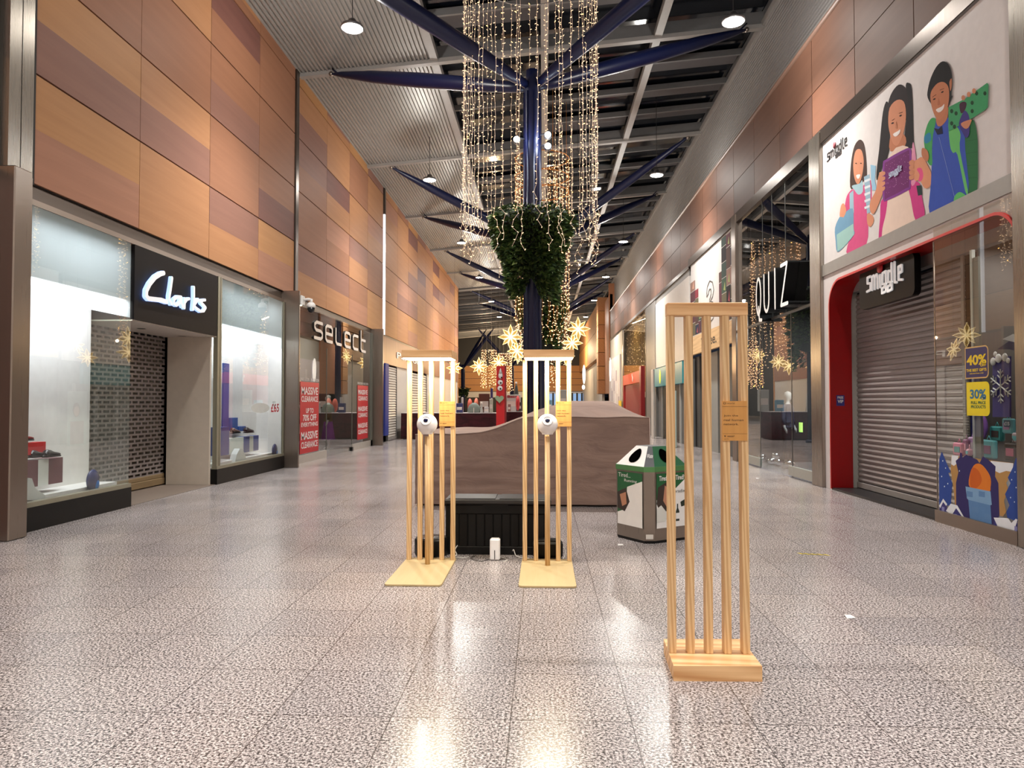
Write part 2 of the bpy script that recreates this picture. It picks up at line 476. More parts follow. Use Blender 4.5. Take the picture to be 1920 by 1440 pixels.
o = cladding('wall_left', -6.0, 1, ye, ZE, {(0, 0): (1, 2), (1, 0): (0, 0), (2, 0): (3, 0), (3, 0): (1, 2), (0, 1): (1, 3), (1, 1): (0, 3),
    (2, 1): (4, 4), (3, 1): (4, 5), (0, 2): (4, 4), (1, 2): (4, 4), (2, 2): (4, 3), (3, 2): (4, 4), (2, 3): (5, 4), (3, 3): (4, 4)}, 5)
n_ = 15; y3 = [17.05 + (26.3 - 17.05) * i / 4 for i in range(5)]
cladding('wall_left', -6.0, 1, y3, ZE, {(0, 0): (3, 0), (1, 0): (3, 0)}, 11)
y4 = [26.6 + (50.2 - 26.6) * i / 10 for i in range(11)]
cladding('wall_left', -6.0, 1, y4, ZE, {}, 13)
# return of the wall at its far end
b = MB(); b.box(-6.0, -14, 50.0, 50.2, 0, 10); S(b.build('wall_left', PANELS[1]))

# vertical strips between the cladding bays
def trim(name, mb, m): return S(mb.build(name, m))
b = MB(); b.box(-6.1, -5.90, 7.52, 7.70, 4.05, 9.65); b.box(-6.1, -5.90, 7.715, 7.90, 4.05, 9.65); b.box(-6.1, -5.95, 7.66, 8.0, 4.05, 9.65, 1)
trim('trim_1', b, [STEELB, LINE])
b = MB(); b.box(-6.1, -5.97, 16.83, 17.02, 4.05, 9.7); trim('trim_2', b, [STEELD])
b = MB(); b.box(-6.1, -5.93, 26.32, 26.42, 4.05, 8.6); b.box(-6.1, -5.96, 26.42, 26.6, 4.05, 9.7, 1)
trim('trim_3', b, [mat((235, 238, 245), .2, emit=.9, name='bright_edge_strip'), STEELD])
# steel columns of the left side
for k, (y0, y1, x1, wd) in enumerate(((7.45, 7.72, -5.76, .08), (16.17, 16.24, -5.64, .03), (24.7, 24.82, -5.62, .05))):
    b = MB(); b.box(-6.35, x1, y0, y1, 0, 4.1, bev=.012); b.box(-6.4, x1 - .06, y1, y1 + wd, 0, 4.06)
    trim('trim_%d' % (4 + k), b, [STEEL])
# header above the shop windows
b = MB(); b.box(-6.3, -6.06, 7.9, 16.3, 3.98, 4.1); b.box(-6.3, -6.0, 7.9, 16.3, 3.83, 3.90, 1); b.box(-6.3, -6.05, 7.9, 16.3, 3.90, 3.98, 0)
trim('trim_7', b, [STEELD, STEEL])
b = MB(); b.box(-6.3, -6.04, 16.7, 24.8, 3.92, 4.1); trim('trim_8', b, [STEELD])
b = MB(); b.box(-6.3, -6.02, 25.2, 50.0, 4.0, 4.1); trim('trim_9', b, [STEELD])
# wall nearer than the first column (shop of which only the pier reveal shows)
b = MB(); b.box(-6.2, -6.05, -12, 7.42, 0, 4.05); S(b.build('wall_left', [PANELS[5]]))

# --- right wall
ZR = [6.22, 7.22, 8.3]
yr = [-12 + i * (53 + 12) / 36 for i in range(37)]
def right_clad():
    mb = MB(); rnd = random.Random(21)
    mb.box(5.06, 5.3, -12, 53, 6.22, 8.28, 3)
    for i in range(36):
        for j in range(2):
            c = rnd.choice([0, 0, 0, 0, 1, 2])
            mb.box(5.0, 5.06, yr[i] + .01, yr[i + 1] - .01, ZR[j] + .008, ZR[j + 1] - .008, c)
    rp = [wood(a, b_, 1, .5, .6, 'dark_cladding', ring=.15, grain=.7) for a, b_ in (((108, 76, 60), (98, 68, 54)), ((90, 62, 52), (82, 56, 47)), ((118, 80, 62), (108, 72, 55)))]
    return S(mb.build('wall_right', rp + [LINE], loc=(5, 0, 0)))
right_clad()
b = MB(); b.tube([(5.03, -12, 8.3), (5.03, 53, 8.3)], .07, 8); trim('trim_10', b, [mat((120, 92, 78), .5, name='brown_capping')])
# ribbed cladding above it, ribs running along the hall
RIB = mat((150, 148, 146), .5, metal=.2, name='ribbed_sheet')
def ribs(name, o, du, dv, n, pitch, depth, nrm, y0, y1, m):
    """n ribs; o start, du direction of the stacking"""
    mb = MB(); o = Vector(o); du = Vector(du).normalized(); nrm = Vector(nrm)
    prof = []
    for i in range(n):
        a = i * pitch
        prof += [(a, 0), (a + pitch * .35, 0), (a + pitch * .45, depth), (a + pitch * .9, depth)]
    prof.append((n * pitch, 0))
    vs = []
    for y in (y0, y1):
        for (a, d) in prof:
            p = o + du * a + nrm * d; vs.append((p.x, y, p.z))
    N = len(prof)
    mb.add(vs, [(i, i + 1, N + i + 1, N + i) for i in range(N - 1)])
    return mb
mb = ribs('', (5.35, 0, 8.33), (0, 0, 1), 0, 26, .09, .03, (-1, 0, 0), -12, 53, RIB); mb.box(5.0, 5.35, -12, 53, 8.28, 8.33)
S(mb.build('wall_right', [RIB], loc=(5.3, 0, 8.3)))
# end block and farther facades of the right side
b = MB()
for k in range(7):
    b.box(4.45, 5.9, 57.5, 59, 2.2 + k * 1.12 + .02, 2.2 + (k + 1) * 1.12 - .02, k % 2)
b.box(4.5, 5.85, 57.6, 58.9, 2.2, 10, 2)
S(b.build('wall_right', [PANELS[0], PANELS[1], LINE]))
b = MB(); b.box(4.5, 4.9, 59, 88, 5.2, 7.5, 0); b.box(4.55, 4.9, 59, 88, 7.6, 9.8, 1); S(b.build('wall_right', [PANELS[1], PANELS[0]]))
b = MB(); b.box(5.0, 5.2, 53, 57.5, 2.2, 9.6, 0); b.box(4.9, 9, 53, 53.1, 0, 10.4, 0); S(b.build('wall_right', [PANELS[4]]))
b = MB(); b.box(4.9, 5.1, 59, 88, 0, 5.2, 0); S(b.build('wall_right', [OFFW]))

# right columns
RC = []
for k, (xa, xb) in enumerate(((1898, 1945), (1528, 1548), (1378, 1386))):
    ya, yb_ = yR(xb), yR(xa)
    if k == 0: ya, yb_ = 7.0, yR(1903, 4.93)
    b = MB(); b.box(4.93, 5.25, ya, yb_, 0, 6.35, bev=.01)
    if k == 0: b.box(4.95, 5.2, ya - .6, ya, 0, 6.3)
    trim('trim_%d' % (11 + k), b, [STEELB if k < 2 else STEEL])
b = MB(); b.box(5.0, 5.5, 31.7, 34.6, 0, 6.2); trim('trim_14', b, [GREY])
b = MB(); b.box(4.96, 5.2, 7.6, 24.4, 6.13, 6.38); trim('trim_15', b, [STEELD])
b = MB(); b.box(4.98, 5.3, 24.4, 53, 6.08, 6.22); trim('trim_16', b, [STEELD])
b = MB(); b.box(5.0, 5.2, -12, 6.4, 0, 6.22); S(b.build('wall_right', [OFFW]))

# --- end walls
b = MB()
for k in range(4): b.box(-14, 10, 88, 88.2, 2.9 + k * .8 + .02, 2.9 + (k + 1) * .8 - .02, 0)
b.box(-14, 10, 88.1, 88.3, 0, 2.9, 1); b.box(-14, 10, 88, 88.2, 2.15, 2.85, 2); b.box(-14, 10, 88.1, 88.3, 6.1, 11, 1)
S(b.build('wall_far', [PANELS[1], DARK, OFFW]))
b = MB(); b.box(-6.5, 5.6, -12.2, -12, 0, 11); S(b.build('wall_near', [mat((110, 100, 95), .7)]))
b = MB(); b.box(-14.2, -14, 50, 88, 0, 10); S(b.build('wall_left', [DARK]))
b = MB(); b.box(8, 8.2, 53, 88, 0, 10.5); S(b.build('wall_right', [DARK]))

# --- roof: ribbed soffit on the left, glazed bays on steel over the rest
DECK = mat((172, 170, 166), .45, metal=.3, name='ribbed_deck')
dx = 3.35; mb = MB()
n = 34; pitch = dx / n; vs = []; prof = []
for i in range(n):
    a = i * pitch
    prof += [(a, 0), (a + pitch * .42, 0), (a + pitch * .5, .045), (a + pitch * .92, .045)]
prof.append((dx, 0))
for y in (-12, 50.2):
    for (a, d) in prof: vs.append((-6 + a, y, roofz(-6 + a) + d))
N = len(prof); mb.add(vs, [(i, i + 1, N + i + 1, N + i) for i in range(N - 1)])
CEIL = S(mb.build('ceiling', [DECK], loc=(0, 0, 9.6)))
mb = MB()
SKY = mat((20, 25, 34), .12, name='night_glazing')
zc = .42
mb.add([(-2.65, -12, roofz(-2.65) + zc), (5.5, -12, roofz(5.5) + zc), (5.5, 96, roofz(5.5) + zc), (-2.65, 96, roofz(-2.65) + zc)], [(0, 1, 2, 3)])
mb.add([(-14, 50, roofz(-14) + zc), (-2.65, 50, roofz(-2.65) + zc), (-2.65, 96, roofz(-2.65) + zc), (-14, 96, roofz(-14) + zc)], [(0, 1, 2, 3)])
mb.add([(5.5, 53, roofz(5.5) + zc), (10, 53, roofz(10) + zc), (10, 96, roofz(10) + zc), (5.5, 96, roofz(5.5) + zc)], [(0, 1, 2, 3)])
mb.box(-14, 10, -12, 96, 11.8, 11.9)
GLZ = S(mb.build('ceiling', [SKY], loc=(0, 0, 9.6)))
BEAM = mat((165, 162, 158), .45, metal=.1, name='light_grey_steel'); PURL = mat((120, 120, 120), .5, metal=.1, name='grey_purlin'); GP = mat((92, 90, 92), .6, name='grey_blind')
def beam_x(y, wd, ht, m, nm, x0=-6.0, x1=5.36, off=0):
    mb = MB(); z0, z1 = roofz(x0) + off, roofz(x1) + off
    vs = [(x0, y - wd / 2, z0 - ht), (x1, y - wd / 2, z1 - ht), (x1, y + wd / 2, z1 - ht), (x0, y + wd / 2, z0 - ht), (x0, y - wd / 2, z0), (x1, y - wd / 2, z1), (x1, y + wd / 2, z1), (x0, y + wd / 2, z0)]
    mb.add(vs, [(0, 3, 2, 1), (4, 5, 6, 7), (0, 1, 5, 4), (1, 2, 6, 5), (2, 3, 7, 6), (3, 0, 4, 7)])
    return mb.build(nm, [m], GLZ)
MAINY = [17.15 + 6.75 * k for k in range(-4, 11)]
for y in MAINY:
    beam_x(y, .16, .10, BEAM, 'main_beam', -6.0 if y < 50 else -14, 5.4, .02)
    beam_x(y + .02, .03, .30, PURL, 'main_beam', -2.65 if y < 50 else -14, 5.4, .36)
for k, y in enumerate(MAINY[:-1]):
    for q in (1, 2, 3):
        beam_x(y + q * 6.75 / 4, .07, .16, PURL, 'purlin', -2.65 if y < 50 else -14, 5.36, .30)
for X in (-2.65, .05, 2.79, 5.36):
    mb = MB(); mb.box(X - .09, X + .09, -12, 88, roofz(X) - .04, roofz(X) + .12); mb.box(X - .02, X + .02, -12, 88, roofz(X) + .12, roofz(X) + .4, 1)
    mb.build('longitudinal_beam', [BEAM, PURL], GLZ)
# roller blinds drawn across some roof bays
rnd = random.Random(4)
for i, y in enumerate(MAINY[:-1]):
    for q in range(4):
        for (xa, xb) in ((-2.6, 0), (.1, 2.7), (2.85, 5.3)):
            if rnd.random() < .42:
                ya = y + q * 6.75 / 4 + .1; yb_ = ya + rnd.choice([.5, .8, 1.1, 1.4])
                mb = MB(); mb.add([(xa, ya, roofz(xa) + .33), (xb, ya, roofz(xb) + .33), (xb, yb_, roofz(xb) + .33), (xa, yb_, roofz(xa) + .33)], [(0, 1, 2, 3)])
                mb.build('roof_blind', [GP], GLZ)

# ================================================================== ROOF LAMPS
LENS = mat((255, 250, 235), .5, emit=45, name='lit_lamp_lens', ecol=(255, 248, 230))
ALU = mat((150, 150, 152), .35, metal=.8, name='cast_aluminium')
def make_pendant():
    r = empty('pendant_light', (0, 0, 0))
    mb = MB(); mb.lathe([(.03, .16), (.07, .15), (.10, .06), (.20, .04), (.215, .0), (.20, -.02), (.19, -.015), (.19, 0)], n=28); mb.build('housing', [ALU], r)
    mb = MB(); mb.lathe([(.05, -.012), (.185, -.012), (.185, -.004), (.05, -.004), (.05, -.012)], n=28); mb.build('lens', [LENS], r)
    mb = MB(); mb.lathe([(0.0, -.014), (.05, -.014)], n=16); mb.build('sensor', [GREY], r)
    mb = MB(); mb.tube([(0, 0, .1), (0, 0, 1.25)], .008, 5); mb.build('cable', [DARK], r)
    return r
pl = [(660, 52, 'nearest lamp of the left row, over the wood-clad wall'), (1365, 40, 'nearest lamp of the right row, over the children poster'),
      (805, 337, 'second lamp of the left row'), (1226, 328, 'second lamp of the right row'),
      (868, 455, 'third lamp of the left row'), (1168, 453, 'third lamp of the right row'), (901, 520, 'fourth lamp of the left row'), (1136, 519, 'fourth lamp of the right row'),
      (924, 565, 'fifth lamp of the left row'), (1115, 563, 'fifth lamp of the right row'), (943, 594, 'sixth lamp of the left row'), (1101, 594, 'sixth lamp of the right row')]
proto = make_pendant(); first = True
def put_pendant(x, y, label, energy):
    global first
    p = proto if first else copy_tree(proto); first = False
    p.location = (x, y, LAMP_Z); WL[p] = Vector((x, y, LAMP_Z))
    cb = [c for c in p.children if c.name.startswith('cable')][0]; cb.scale.z = (roofz(x) + (.42 if x > -2.65 else .05) - LAMP_Z) / 1.25
    tag(p, 'round white LED high-bay pendant, ' + label, 'ceiling light', 'high-bay lamps hanging in two rows')
    lamp('lamp_beam', 'SPOT', (x, y, LAMP_Z - .05), energy, (1, .965, .91), None, .18, (0, 0, 0), math.radians(124), 1.0)
    lamp('lamp_spill', 'POINT', (x, y, LAMP_Z - .12), energy * .09, (1, .965, .91), None, .15)
for i, (px, py, lb) in enumerate(pl):
    x, y, z = atZ(LAMP_Z, px, py)
    x = -3.55 if px < 1018 else 3.5
    put_pendant(x, y, lb, HALL_E)
for x in (-3.55, 3.5):
    for y in (4.0, -5.0):
        put_pendant(x, y, ('left' if x < 0 else 'right') + (' row, overhead beside the viewer' if y > 0 else ' row, behind the viewer'), HALL_E * (0.78 if y > 0 else 2.6))

# ================================================================== TREE COLUMNS
def tree_column(x, y, r, ztop, tips, label, spots=False):
    root = empty('tree_column', (x, y, 0))
    mb = MB()
    n = 24; prof = []
    mb.lathe([(r, 0), (r, ztop), (r * .75, ztop + .25), (r * .75, ztop + .45)], (x, y, 0), n)
    for k in range(8):
        a = k * PI / 4 + .2; mb.tube([(x + r * math.cos(a), y + r * math.sin(a), 0), (x + r * math.cos(a), y + r * math.sin(a), ztop)], .018, 5)
    mb.build('trunk', [BLUE], root)
    mb = MB(); mb.lathe([(r * 1.6, .0), (r * 1.6, .08), (r * 1.2, .12)], (x, y, 0), 24); mb.build('base_collar', [BLUE], root)
    for (tx, ty, tz) in tips:
        A = Vector((x, y, ztop + .1)); B = Vector((tx, ty, tz)); D = B - A
        pts = [A + D * t for t in (.015, .08, .25, .5, .75, .93, .985, 1.0)]
        mb = MB(); mb.tube(pts, [.07, .11, .15, .165, .14, .075, .03, .02], 12); mb.tube([A + D * .95 + Vector((0, 0, .0)), B + Vector((0, 0, .15))], .02, 6)
        br = mb.build('branch', [BLUE], root)
        mb = MB(); mb.ball(tuple(B), .06, 10); mb.build('pin_joint', [STEELB], br)
    if spots:
        for s, dz in ((-1, 0), (1, .08), (1, -.14)):
            c = Vector((x + s * .30, y - .12, 6.58 + dz))
            mb = MB(); mb.tube([(x + s * r * .8, y - .05, c.z + .05), tuple(c + Vector((0, 0, .05)))], .02, 6); mb.ball(tuple(c), .075, 14)
            f = mb.build('spotlight', [ALU], root)
            mb = MB(); mb.lathe([(.0, 0), (.06, 0)], tuple(c + Vector((0, -.076, 0))), 14, rot=Matrix.Rotation(PI / 2, 3, 'X')); mb.build('lens', [mat((235, 245, 255), .4, emit=16, name='white_spot_lens')], f)
            lamp('spot_glow', 'POINT', c + Vector((0, -.12, 0)), 14, (.85, .93, 1), None, .05)
    tag(root, label, 'column', 'blue tree-shaped roof columns')
    return root
def tips(y0, y1): return [(-5.2, y0 + .1, roofz(-5.2) - .1), (4.9, y0 + .1, roofz(4.9) - .1), (-5.2, y1 - .1, roofz(-5.2) - .1), (4.9, y1 - .1, roofz(4.9) - .1)]
tree_column(-.20, 13.75, .165, 7.55, tips(MAINY[3], MAINY[4]), 'nearest dark blue column with branching arms, behind the brown fabric cover', True)
tree_column(-.10, 27.2, .165, 7.4, tips(MAINY[5], MAINY[6]), 'second dark blue branching column, hidden low down by the nearest column')
tree_column(-.05, 40.7, .165, 7.4, tips(MAINY[7], MAINY[8]), 'third dark blue branching column, between second and fourth')
tree_column(0, 54.2, .165, 7.4, tips(MAINY[9], MAINY[10]), 'fourth dark blue branching column far down the hall')
tree_column(atY(66, 868, 755)[0], 66, .17, 4.6, [(atY(66, 868, 755)[0] - 3, 64, 8.2), (atY(66, 868, 755)[0] + 3, 64, 8.2), (atY(66, 868, 755)[0] + 2, 68, 8.5)], 'far slim dark column with spreading arms and a black plant basket, left of red totem')
tree_column(atY(66, 960, 755)[0], 66, .17, 4.8, [(atY(66, 960, 755)[0] - 3, 64, 8.2), (atY(66, 960, 755)[0] + 3, 64, 8.2)], 'far slim dark column with spreading arms, right of red totem')

# ================================================================== GREENERY AND LIGHT CURTAINS
LEAF = [mat(c, .55, name='leaf') for c in ((52, 78, 34), (74, 100, 46), (36, 56, 28), (96, 112, 58))]
def foliage(parent, c, fn, n, size, seed, name='foliage'):
    rnd = random.Random(seed); mb = MB()
    for _ in range(n):
        p, out = fn(rnd)
        d = Vector((out[0] + rnd.uniform(-.5, .5), out[1] + rnd.uniform(-.5, .5), out[2] + rnd.uniform(-.9, .2))).normalized()
        s = d.cross(Vector((rnd.uniform(-1, 1), rnd.uniform(-1, 1), rnd.uniform(-1, 1)))).normalized()
        l = size * rnd.uniform(.7, 1.4); wd = l * .22; p = Vector(c) + Vector(p); q = p + d * l; mdl = p + d * l * .5 + Vector((0, 0, .01))
        mb.add([p, mdl - s * wd, q, mdl + s * wd], [(0, 1, 2, 3)], rnd.randrange(4))
    return mb.build(name, LEAF, parent)
def basket(x, y, zt, zb, rt, rb, lobes, n, seed, label, size=.13):
    root = empty('hanging_greenery', (x, y, zb)); rnd = random.Random(seed)
    lob = [(rnd.uniform(0, 2 * PI), rnd.uniform(.7, 1.0)) for _ in range(lobes)]
    def fn(r):
        a = r.uniform(0, 2 * PI)
        h = max([0] + [L * max(0, 1 - abs((a - A + PI) % (2 * PI) - PI) / .75) for A, L in lob])
        H = (zt - zb) * (.72 + .42 * h)
        t = r.random() ** .8; rad = (rt * (1 - t) + rb * t) * (1 + .10 * math.sin(a * 5 + t * 9)) * r.uniform(.82, 1.05)
        if t < .05: rad *= r.uniform(.2, 1)
        return (rad * math.cos(a), rad * math.sin(a), zt - zb - t * H), (math.cos(a), math.sin(a), .1)
    foliage(root, (x, y, zb), fn, n, size, seed)
    mb = MB(); mb.lathe([(.18, zt - .25), (rt * .8, zt - .15), (rt * .75, zt - .35), (rb * .85, zb + .5), (.18, zb + .4)], (x, y, 0), 20); mb.build('basket_frame', [mat((20, 26, 16), .8)], root)
    return tag(root, label, 'hanging plant', 'greenery on the columns')
basket(-.22, 13.75, 5.25, 3.6, .76, .38, 6, 9000, 2, 'large cone of hanging greenery around the nearest blue column')
basket(-.05, 27.2, 5.8, 3.0, .9, .5, 5, 2500, 3, 'second cone of hanging greenery, further down behind the nearest column', .2)
basket(atY(66, 868, 755)[0], 66, 2.95, 1.9, .55, .2, 3, 500, 4, 'small black plant basket on the far slim column', .2)

WIRE = mat((235, 205, 178), .5, emit=.3, name='pale_light_wire')
BULB = mat((255, 220, 175), .4, emit=2.3, name='warm_fairy_bulb', ecol=(255, 216, 168))
BULB2 = mat((255, 170, 60), .4, emit=14, name='amber_fairy_bulb', ecol=(255, 190, 95))
GOLDW = mat((190, 120, 50), .4, metal=.6, emit=.12, name='gold_wire', ecol=(230, 140, 50))
def light_curtain(x, y, z1, z0, R, n, step, label, seed, blen=.035, br=.0045, wr=.0035, wire=WIRE, jit=.5, drums=()):
    rnd = random.Random(seed)
    root = empty('light_curtain', (x, y, z0))
    mb = MB()
    for zz in (z1,) + tuple(drums):
        ring = [(x + R * math.cos(a * PI / 18), y + R * math.sin(a * PI / 18), zz) for a in range(37)]
        mb.tube(ring, wr * 4, 6, caps=False)
    for k in range(4):
        a = k * PI / 2 + .4
        mb.tube([(x + R * math.cos(a), y + R * math.sin(a), z1), (x + R * math.cos(a), y + R * math.sin(a), roofz(x + R * math.cos(a)) + .42)], wr * 1.5, 4)
    mb.build('hoop', [GOLDW if drums else ALU], root)
    for i in range(n):
        a = 2 * PI * (i + rnd.uniform(-jit, jit) * .8) / n
        px, py = x + R * math.cos(a), y + R * math.sin(a); zb = z0 + rnd.uniform(-.18, .45) * (1 if R > .9 else .6)
        pts = []; z = z1; k = 0; dev = Vector((0, 0, 0)); L = z1 - zb
        while z > zb:
            t = (z1 - z) / L; amp = .012 + (.07 if t > .86 else 0)
            dev = dev * .6 + Vector((rnd.uniform(-amp, amp), rnd.uniform(-amp, amp), 0))
            pts.append((px + dev.x, py + dev.y, z)); z -= step * rnd.uniform(.75, 1.25)
        wmb = MB(); wmb.tube(pts, wr, 3, smooth=False)
        st = wmb.build('light_string', [wire], root)
        bm = MB()
        for p in pts:
            an = rnd.uniform(0, 2 * PI); d = Vector((math.cos(an), math.sin(an), rnd.uniform(-.5, .9))).normalized() * blen
            bm.tube([p, Vector(p) + d], [br, br * 1.2], 4, 1 if rnd.random() < .035 else 0, smooth=False)
        tag(bm.build('fairy_bulbs', [BULB, BULB2], st), kind='stuff')
    return tag(root, label, 'light curtain', 'hanging curtains of fairy lights')
light_curtain(-.24, 13.75, 10.05, 4.18, 1.30, 42, .115, 'big round curtain of warm fairy light strings around the nearest blue column', 5)
light_curtain(-.02, 21.0, 8.75, 3.2, .80, 28, .14, 'second fairy light curtain with gold wire drum at top, behind the nearest column', 6, .05, .007, .0035, GOLDW, .5, (8.2, 7.75))
light_curtain(.0, 31.0, 8.4, 3.2, 1.0, 26, .16, 'third fairy light curtain, farther down behind the second one', 8, .05, .010, .004, GOLDW)
FARC = [(917, 728, 666, 46, .48, 'leftmost far curtain of gold fairy lights, just left of red totem'), (948, 735, 672, 46, .4, 'far curtain of gold fairy lights right behind the red totem'),
        (1032, 728, 648, 34, .42, 'far curtain of gold fairy lights seen through right orb stand')]
for i, (px, yb2, yt2, Y, R, lb) in enumerate(FARC):
    p = atY(Y, px, yt2); q = atY(Y, px, yb2)
    light_curtain(p[0], Y, p[2] + .3, q[2], R, 20, .17, lb, 20 + i, .05, .013, .004, GOLDW)

for _m in (BULB, BULB2, WIRE, GOLDW): _m.cycles.emission_sampling = 'NONE'
# star flowers of light rope
ROPE = mat((255, 232, 180), .5, emit=2.0, name='warm_light_rope', ecol=(255, 230, 170))
STARF = mat((255, 214, 120), .5, emit=.14, name='glowing_petal_mesh', ecol=(255, 196, 96))
for _m in (ROPE, STARF): _m.cycles.emission_sampling = 'NONE'
def star_flower(loc, r, label, tilt=0.0, yaw=0.0, rot=0.0, grp='star flowers made of light rope'):
    root = empty('star_flower_light', loc)
    R3 = Matrix.Rotation(yaw, 3, 'Z') @ Matrix.Rotation(tilt, 3, 'X') @ Matrix.Rotation(rot, 3, 'Y')
    for k in range(8):
        a = k * PI / 4; rr = r * (1 if k % 2 == 0 else .86); D = Vector((math.sin(a), 0, math.cos(a))); P = Vector((math.cos(a), 0, -math.sin(a)))
        pts = [D * .03 * r, D * rr * .55 + P * rr * .17, D * rr, D * rr * .55 - P * rr * .17, D * .03 * r]
        mb = MB(); W = [Vector(loc) + R3 @ p for p in pts]
        mb.tube(W, r * .035, 5)
        mb.add([w_ for w_ in W[:4]], [(0, 1, 2, 3)], 1)
        mb.build('petal', [ROPE, STARF], root)
    mb = MB(); mb.ball(loc, r * .08, 10); mb.build('hub', [ROPE], root)
    mb = MB(); mb.tube([loc, (loc[0], loc[1] + .02, roofz(loc[0]) + .42)], .004, 4); mb.build('hanging_wire', [DARK], root)
    return tag(root, label, 'light decoration', grp)
for (px, py, Y, r, tl, yw, lb) in (
        (957, 632, 18.6, .33, .1, .15, 'upper star flower left of the nearest blue column'),
        (969, 658, 18.9, .30, .3, -.5, 'lower star flower left of the nearest blue column, partly behind it'),
        (1084, 617, 18.6, .32, .1, -.2, 'top star flower of the string right of the nearest blue column'),
        (1073, 643, 18.9, .30, .4, .3, 'middle star flower of the string right of the nearest blue column'),
        (1060, 668, 19.1, .26, .3, -.3, 'lowest star flower right of the nearest column, behind stand roof'),
        (852, 690, 40, .5, .1, .5, 'far star flower at the wood wall edge, behind the slim column'),
        (898, 687, 40, .52, .1, 0, 'far star flower between slim column and red totem'),
        (935, 680, 38, .48, .2, 0, 'far star flower right above the red totem'),
        (972, 668, 38, .42, .2, .6, 'far star flower just left of the right orb stand roof')):
    p = atY(Y, px, py); star_flower(tuple(p), r, lb, tl, yw)
lamp('festive_glow', 'POINT', (-.3, 19, 3.2), 60, (1, .72, .4), None, .03)
lamp('festive_glow', 'POINT', (-2.0, 44, 4.0), 500, (1, .66, .32), None, .08)
lamp('added_court_fill', 'POINT', (-6.0, 78, 6.5), 2600, (1, .74, .46), None, .1)  # bare fill lights added to brighten the far court, no fitting modelled
lamp('added_court_fill', 'POINT', (2.0, 74, 7.0), 1500, (1, .74, .46), None, .1)
lamp('festive_glow', 'POINT', (1.5, 46, 4.5), 400, (1, .66, .32), None, .08)

# ================================================================== SLAT STANDS
LEDP = mat((255, 240, 205), .5, emit=14, name='warm_led_panel', ecol=(255, 236, 200))
INK = mat((78, 50, 22), .6, name='brown_burnt_ink')
def plate_text(mb, x0, z0, wd, ht, y, m):
    k = lambda a: x0 + wd * a
    put_text(mb, 'world', (k(.2), y, z0 + ht * .925), (wd * .3, 0, 0), (0, 0, ht * .04), m)
    strokes(mb, [arc(0, 0, .0068, .0068, 0, 360, 14), [(-.0068, 0), (.0068, 0)]], (k(.1), y + .0015, z0 + ht * .945), (1, 0, 0), (0, 0, 1), .0018, .0016, m)
    put_text(mb, 'Join the', (k(.06), y, z0 + ht * .60), (wd * .58, 0, 0), (0, 0, ht * .055), m, bold=.01)
    put_text(mb, 'real human', (k(.06), y, z0 + ht * .495), (wd * .80, 0, 0), (0, 0, ht * .055), m, bold=.01)
    put_text(mb, 'network.', (k(.06), y, z0 + ht * .39), (wd * .60, 0, 0), (0, 0, ht * .055), m, bold=.01)
    put_text(mb, 'orb', (k(.06), y, z0 + ht * .035), (wd * .2, 0, 0), (0, 0, ht * .02), m)
    mb.box(k(.2), k(.5), y - .0002, y, z0 + ht * .115, z0 + ht * .125, m); mb.box(k(.2), k(.45), y - .0002, y, z0 + ht * .095, z0 + ht * .105, m)
    mb.add([(k(.06), y, z0 + ht * .13), (k(.15), y, z0 + ht * .13), (k(.105), y, z0 + ht * .09)], [(0, 1, 2)], m)
    mb.box(k(0), k(1), y - .0002, y, z0 + ht * .86, z0 + ht * .866, m); mb.box(k(0), k(1), y - .0002, y, z0 + ht * .175, z0 + ht * .18, m)

# near empty stand
root = empty('slatted_stand', (.94, 4.1, 0))
z_ = .082
mb = MB(); mb.add([(.702, 3.90, 0), (1.177, 3.912, 0), (1.19, 4.355, 0), (.722, 4.335, 0), (.702, 3.90, z_), (1.177, 3.912, z_), (1.19, 4.355, z_), (.722, 4.335, z_)], [(0, 3, 2, 1), (4, 5, 6, 7), (0, 1, 5, 4), (1, 2, 6, 5), (2, 3, 7, 6), (3, 0, 4, 7)])
mb.build('base', [PINEX], root)
PX0 = atY(4.09, 1255, 1225)[0]; pp = .1030
for k in range(5):
    mb = MB(); x = PX0 + k * pp; mb.box(x, x + .041, 4.09, 4.155, z_, 2.0, bev=.003); mb.build('slat', [PINE], root)
ztop = atY(4.08, 1320, 567)[2]
mb = MB(); mb.box(PX0 - .001, PX0 + 4 * pp + .042, 4.083, 4.16, 1.998, ztop, bev=.004); mb.build('top_rail', [PINEX], root)
px0, _, pz1 = atY(4.08, 1354, 752); px1, _, pz0 = atY(4.08, 1401, 826.5)
mb = MB(); mb.box(px0, px1, 4.08, 4.0895, pz0, pz1, 0); plate_text(mb, px0, pz0, px1 - px0, pz1 - pz0, 4.0795, 1)
pl_ = mb.build('sign_plate', [PLATE, INK], root)
tag(root, 'nearest pine slatted stand without lamp or orb, on a thick square wooden base', 'display stand', 'pine slatted display stands')

